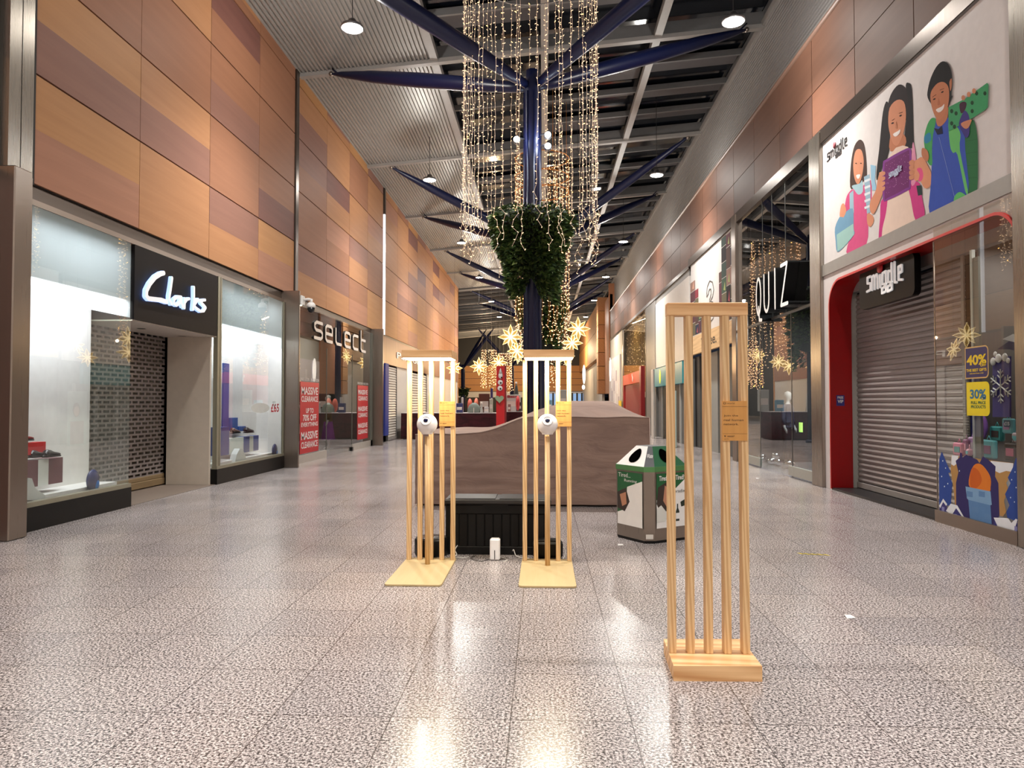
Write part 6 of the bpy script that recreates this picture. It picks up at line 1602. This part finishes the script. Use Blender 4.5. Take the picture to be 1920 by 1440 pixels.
tag(mb.build('reflected_lights', [BULB]), 'tiny glowing balls imitating reflected lights in front of the gold sheet', 'reflected lights', kind='stuff')
lamp('added_reflection_glow', 'AREA', (5.15, 40, 5.9), 420, (1, .75, .4), None, 8, (0, math.radians(20), 0), sizey=.2)  # lamp added only to brighten the gold reflection sheet
root = empty('shop_entrance', (5.1, 39, 0)); mb = MB()
mb.box(4.92, 5.25, 35.9, 36.5, 0, 3.35, 0); mb.box(4.95, 5.25, 43.6, 44.2, 0, 2.7, 0); mb.box(5.2, 5.26, 36.5, 43.6, 0, 3.0, 0); mb.build('red_lining', [mat((142, 16, 20), .35, name='deep_red_lining')], root)
mb = MB(); mb.box(4.93, 5.12, 36.5, 44.0, 2.55, 3.15); s_ = mb.build('fascia', [mat((196, 70, 40), .5, name='orange_red_fascia')], root)
mb = MB(); mb.ball((4.925, 39.3, 2.8), .16, 14, sx=.1); mb.ball((4.925, 39.5, 3.0), .09, 12, sx=.1); mb.build('logo', [WHITE], s_)
mb = MB(); mb.box(5.0, 5.2, 37, 43.3, 0.0, 2.5); mb.build('doorway', [mat((120, 8, 12), .5, name='dark_red_interior')], root)
tag(root, 'red shop entrance with orange fascia below the gold reflection', 'shop front')
mb = MB(); mb.box(5.0, 5.1, 44.9, 53, 0, 6.1, 0); S(mb.build('wall_right', [mat((176, 176, 170), .6)]))
art_y0, art_y1 = yR(1150), yR(1140)
mb = MB(); mb.box(4.9, 4.99, 45.6, 52.8, 1.0, 4.6, 0)
for k in range(9): mb.box(4.885, 4.9, 46 + k * .72, 46.4 + k * .72, 1.2 + (k * 37 % 11) * .22, 1.9 + (k * 37 % 11) * .22, 1 + k % 2)
tag(mb.build('hoarding', [mat((196, 194, 200), .5), mat((150, 144, 160), .6), mat((220, 220, 224), .6)]), 'pale grey patterned hoarding beyond the red shop', 'hoarding')
mb = MB(); mb.ball((4.85, 51.5, 3.9), .4, 16, sx=.1, sz=2.2); tag(mb.build('wall_lamp', [mat((255, 250, 240), .5, emit=1.4, name='bright_panel')]), 'bright white lit shape on the hoarding beyond the red shop', 'light')
c = atX(4.9, 1163, 757); mb = MB(); mb.box(4.87, 4.9, c[1] - .7, c[1] + .7, c[2] - .18, c[2] + .2); tag(mb.build('notice', [mat((214, 186, 30), .5)]), 'small yellow notice on the pale hoarding', 'notice')
for (px, py, Y, h, lb) in ((1095, 702, 70, 2.0, 'tall lit white shape on far right facade'), (1094, 726, 70, .5, 'small lit white shape under the tall one on far right facade')):
    c = atY(Y, px, py); mb = MB(); mb.ball((c[0], Y, c[2]), .16, 12, sz=h * 3); tag(mb.build('wall_lamp', [mat((255, 250, 240), .5, emit=1.4, name='bright_panel')]), lb, 'light')
root = S(empty('window_7', (2.5, 87.5, 0)))
mb = MB(); mb.box(atY(87, 1025, 740)[0], atY(87, 1108, 740)[0], 87.0, 87.1, .4, 2.6); mb.build('pane', [mat((120, 150, 180), .3, emit=.9, name='lit_blue_glazing', ecol=(120, 160, 210))], root)
mb = MB()
for px in range(1028, 1110, 9): x = atY(86.9, px, 740)[0]; mb.box(x - .1, x + .1, 86.85, 86.95, .0, 2.7)
mb.build('mullion', [DARK], root)

# ================================================================== MARKET STALLS
MAROON = crinkle((70, 18, 28), (46, 10, 18), 'maroon_cloth', .85, .6, 2)
def stall(x0, x1, y0, y1, h, label):
    root = empty('market_table', ((x0 + x1) / 2, (y0 + y1) / 2, 0)); mb = MB()
    N = int((x1 - x0) / .12); vs = []
    for i in range(N + 1):
        x = x0 + (x1 - x0) * i / N; d = .03 * math.sin(i * 1.7)
        vs += [(x, y0 + d - .04, .02), (x, y0, h), (x, y1, h), (x, y1 - d, .02)]
    mb.add(vs, [(i * 4 + k, (i + 1) * 4 + k, (i + 1) * 4 + k + 1, i * 4 + k + 1) for i in range(N) for k in range(3)])
    for X in (x0, x1): mb.add([(X, y0 - .04, .02), (X, y0, h), (X, y1, h), (X, y1, .02)], [(0, 1, 2, 3)])
    mb.build('tablecloth', [MAROON], root); mb = MB(); mb.box(x0, x1, y0, y1, h + .001, h + .02); mb.build('tabletop', [mat((206, 200, 200), .6)], root)
    return tag(root, label, 'market table')
Ys = 29.0
stall(atY(Ys, 752, 775)[0], atY(Ys, 930, 775)[0], Ys, Ys + 1.4, 1.06, 'left market table under maroon cloth, behind the fabric-covered kiosk')
stall(atY(Ys, 946, 775)[0], atY(Ys, 1058, 775)[0], Ys, Ys + 1.4, 1.12, 'right market table under maroon cloth, right of red totem')
root = empty('totem', tuple(atY(27.6, 938, 760)[:2]) + (0,)) if 0 else empty('totem', (atY(27.6, 938, 760)[0], 27.6, 0))
tx0, tx1 = atY(27.5, 930.5, 740)[0], atY(27.5, 946, 740)[0]; tz = atY(27.5, 938, 686)[2]
mb = MB(); mb.box(tx0, tx1, 27.5, 27.75, 0, tz, 0); mb.box(tx1, tx1 + .06, 27.5, 27.9, 0, tz, 1); mb.build('post', [mat((190, 18, 26), .5, name='bright_red_board'), mat((120, 14, 18), .5)], root)
for (px, py, r) in ((938, 717, .085), (937.5, 728, .085)):
    c = atY(27.46, px, py); mb = MB(); mb.ball(c, .10, 16, sy=.4); mb.ball((c[0] + .02, c[1] - .04, c[2] - .02), .035, 10, 1, sy=.3); mb.build('round_ornament', [WHITE, BLACK], root)
c = atY(27.46, 938.5, 704); mb = MB(); mb.ball(c, .085, 16, sy=.4, sz=1.5); mb.lathe([(.07, .1), (.01, .28)], c, 10); mb.ball((c[0] + .04, c[1] - .04, c[2] - .08), .03, 8, 1); mb.build('bell_ornament', [WHITE, BLACK], root)
c = atY(27.4, 936.5, 748); mb = MB()
hp = [(16 * math.sin(t) ** 3, 13 * math.cos(t) - 5 * math.cos(2 * t) - 2 * math.cos(3 * t) - math.cos(4 * t)) for t in [k * PI / 12 for k in range(24)]]
mb.prism([(c[0] + a * .0105, c[1], c[2] + b * .0105) for a, b in hp], (0, .03, 0)); mb.build('heart_ornament', [mat((140, 160, 130), .7, name='sage_felt')], root)
tag(root, 'tall red totem with white round ornaments and a sage heart, between market tables', 'totem')
# goods on the tables
def good(kind, px, py0, py1, wpx, rgb, label, cat_, Y=29.6):
    a = atY(Y, px, py1); t = atY(Y, px, py0)[2]; wd = wpx * Y / FPX; h = max(t - a[2], .05); base = 1.08 if px < 930 else 1.14; mb = MB(); x = a[0]
    if kind == 'box': mb.box(x - wd / 2, x + wd / 2, Y - .12, Y + .12, base, t, bev=.01); mb.box(x - wd * .4, x + wd * .4, Y - .125, Y - .12, base + (t - base) * .3, base + (t - base) * .6, 1)
    elif kind == 'cone': mb.lathe([(wd / 2, 0), (wd * .42, (t - base) * .3), (wd * .16, (t - base) * .85), (.01, t - base)], (x, Y, base), 16); mb.ball((x, Y, t), .05, 8, 1)
    elif kind == 'ball': mb.ball((x, Y, base + (t - base) * .5), (t - base) / 2, 14, sx=wd / (t - base)); mb.lathe([(.05, base), (.05, base + .02)], (x, Y, 0), 8, 1)
    elif kind == 'dome': mb.lathe([(wd / 2, 0), (wd * .48, (t - base) * .4), (wd * .35, (t - base) * .75), (wd * .15, (t - base) * .97), (.01, t - base)], (x, Y, base), 20, sy=.5); mb.box(x - wd * .02, x + wd * .02, Y - wd * .26, Y - wd * .2, base, base + (t - base) * .5, 1)
    return tag(mb.build('stall_item', [mat(rgb, .6), mat((225, 215, 205), .6)]), label, cat_)
good('dome', 889, 755, 770, 26, (122, 132, 124), 'grey-green domed display cloth on the left market table', 'display')
good('ball', 881, 747, 768, 9, (222, 110, 90), 'salmon pink soft toy, left of pair on left market table', 'soft toy', 29.9)
good('ball', 893, 746, 768, 9, (232, 130, 104), 'salmon pink soft toy, right of pair on left market table', 'soft toy', 29.9)
good('box', 862, 756, 770, 12, (50, 54, 104), 'dark blue bag at the left end of left market table', 'bag')
good('box', 867, 745, 768, 3, (206, 204, 200), 'thin white card standing on the left market table', 'card', 29.8)
good('box', 908, 738, 762, 20, (96, 50, 34), 'brown wicker screen on the left market table', 'display', 30.1)
good('box', 922, 728, 758, 4, (56, 44, 110), 'narrow purple box standing on left market table', 'box', 29.9)
good('box', 921, 748, 769, 6, (186, 186, 170), 'cream owl-shaped block beside the red totem', 'ornament')
good('box', 912, 763, 770, 8, (206, 204, 204), 'small white box near the totem on left market table', 'box', 29.3)
good('cone', 903, 756, 769, 6, (190, 190, 186), 'small white cone tree on left market table', 'ornament', 29.5)
good('box', 961, 740, 767, 30, (200, 200, 196), 'white stall cabinet with red lettering on the right market table', 'cabinet', 30.1)
mb = MB(); a = atY(29.9, 951, 743); put_text(mb, 'Bear', (a[0], 29.95, a[2] - .06), (.42, 0, 0), (0, 0, .1), 0, bold=.03); tag(mb.build('sign_lettering', [mat((170, 30, 40), .6)]), 'red lettering on the white stall cabinet', 'sign')
good('box', 973, 754, 767, 10, (74, 70, 66), 'dark crate with red front on the right market table', 'crate', 29.5)
good('ball', 971, 742, 754, 8, (196, 40, 44), 'red and white plush on top of the dark crate', 'soft toy', 29.5)
good('box', 955, 758, 767, 5, (150, 110, 104), 'small pinkish box at the left end of right market table', 'box', 29.4)
good('cone', 968, 718, 740, 16, (60, 62, 58), 'dark umbrella-like cone above the stall cabinet', 'ornament', 30.25)
good('box', 1054, 731, 757, 18, (176, 176, 170), 'white display board on the far right of market tables', 'display board', 30.2)
good('box', 1028, 750, 770, 14, (110, 150, 170), 'pale blue box behind the right orb stand', 'box', 30)
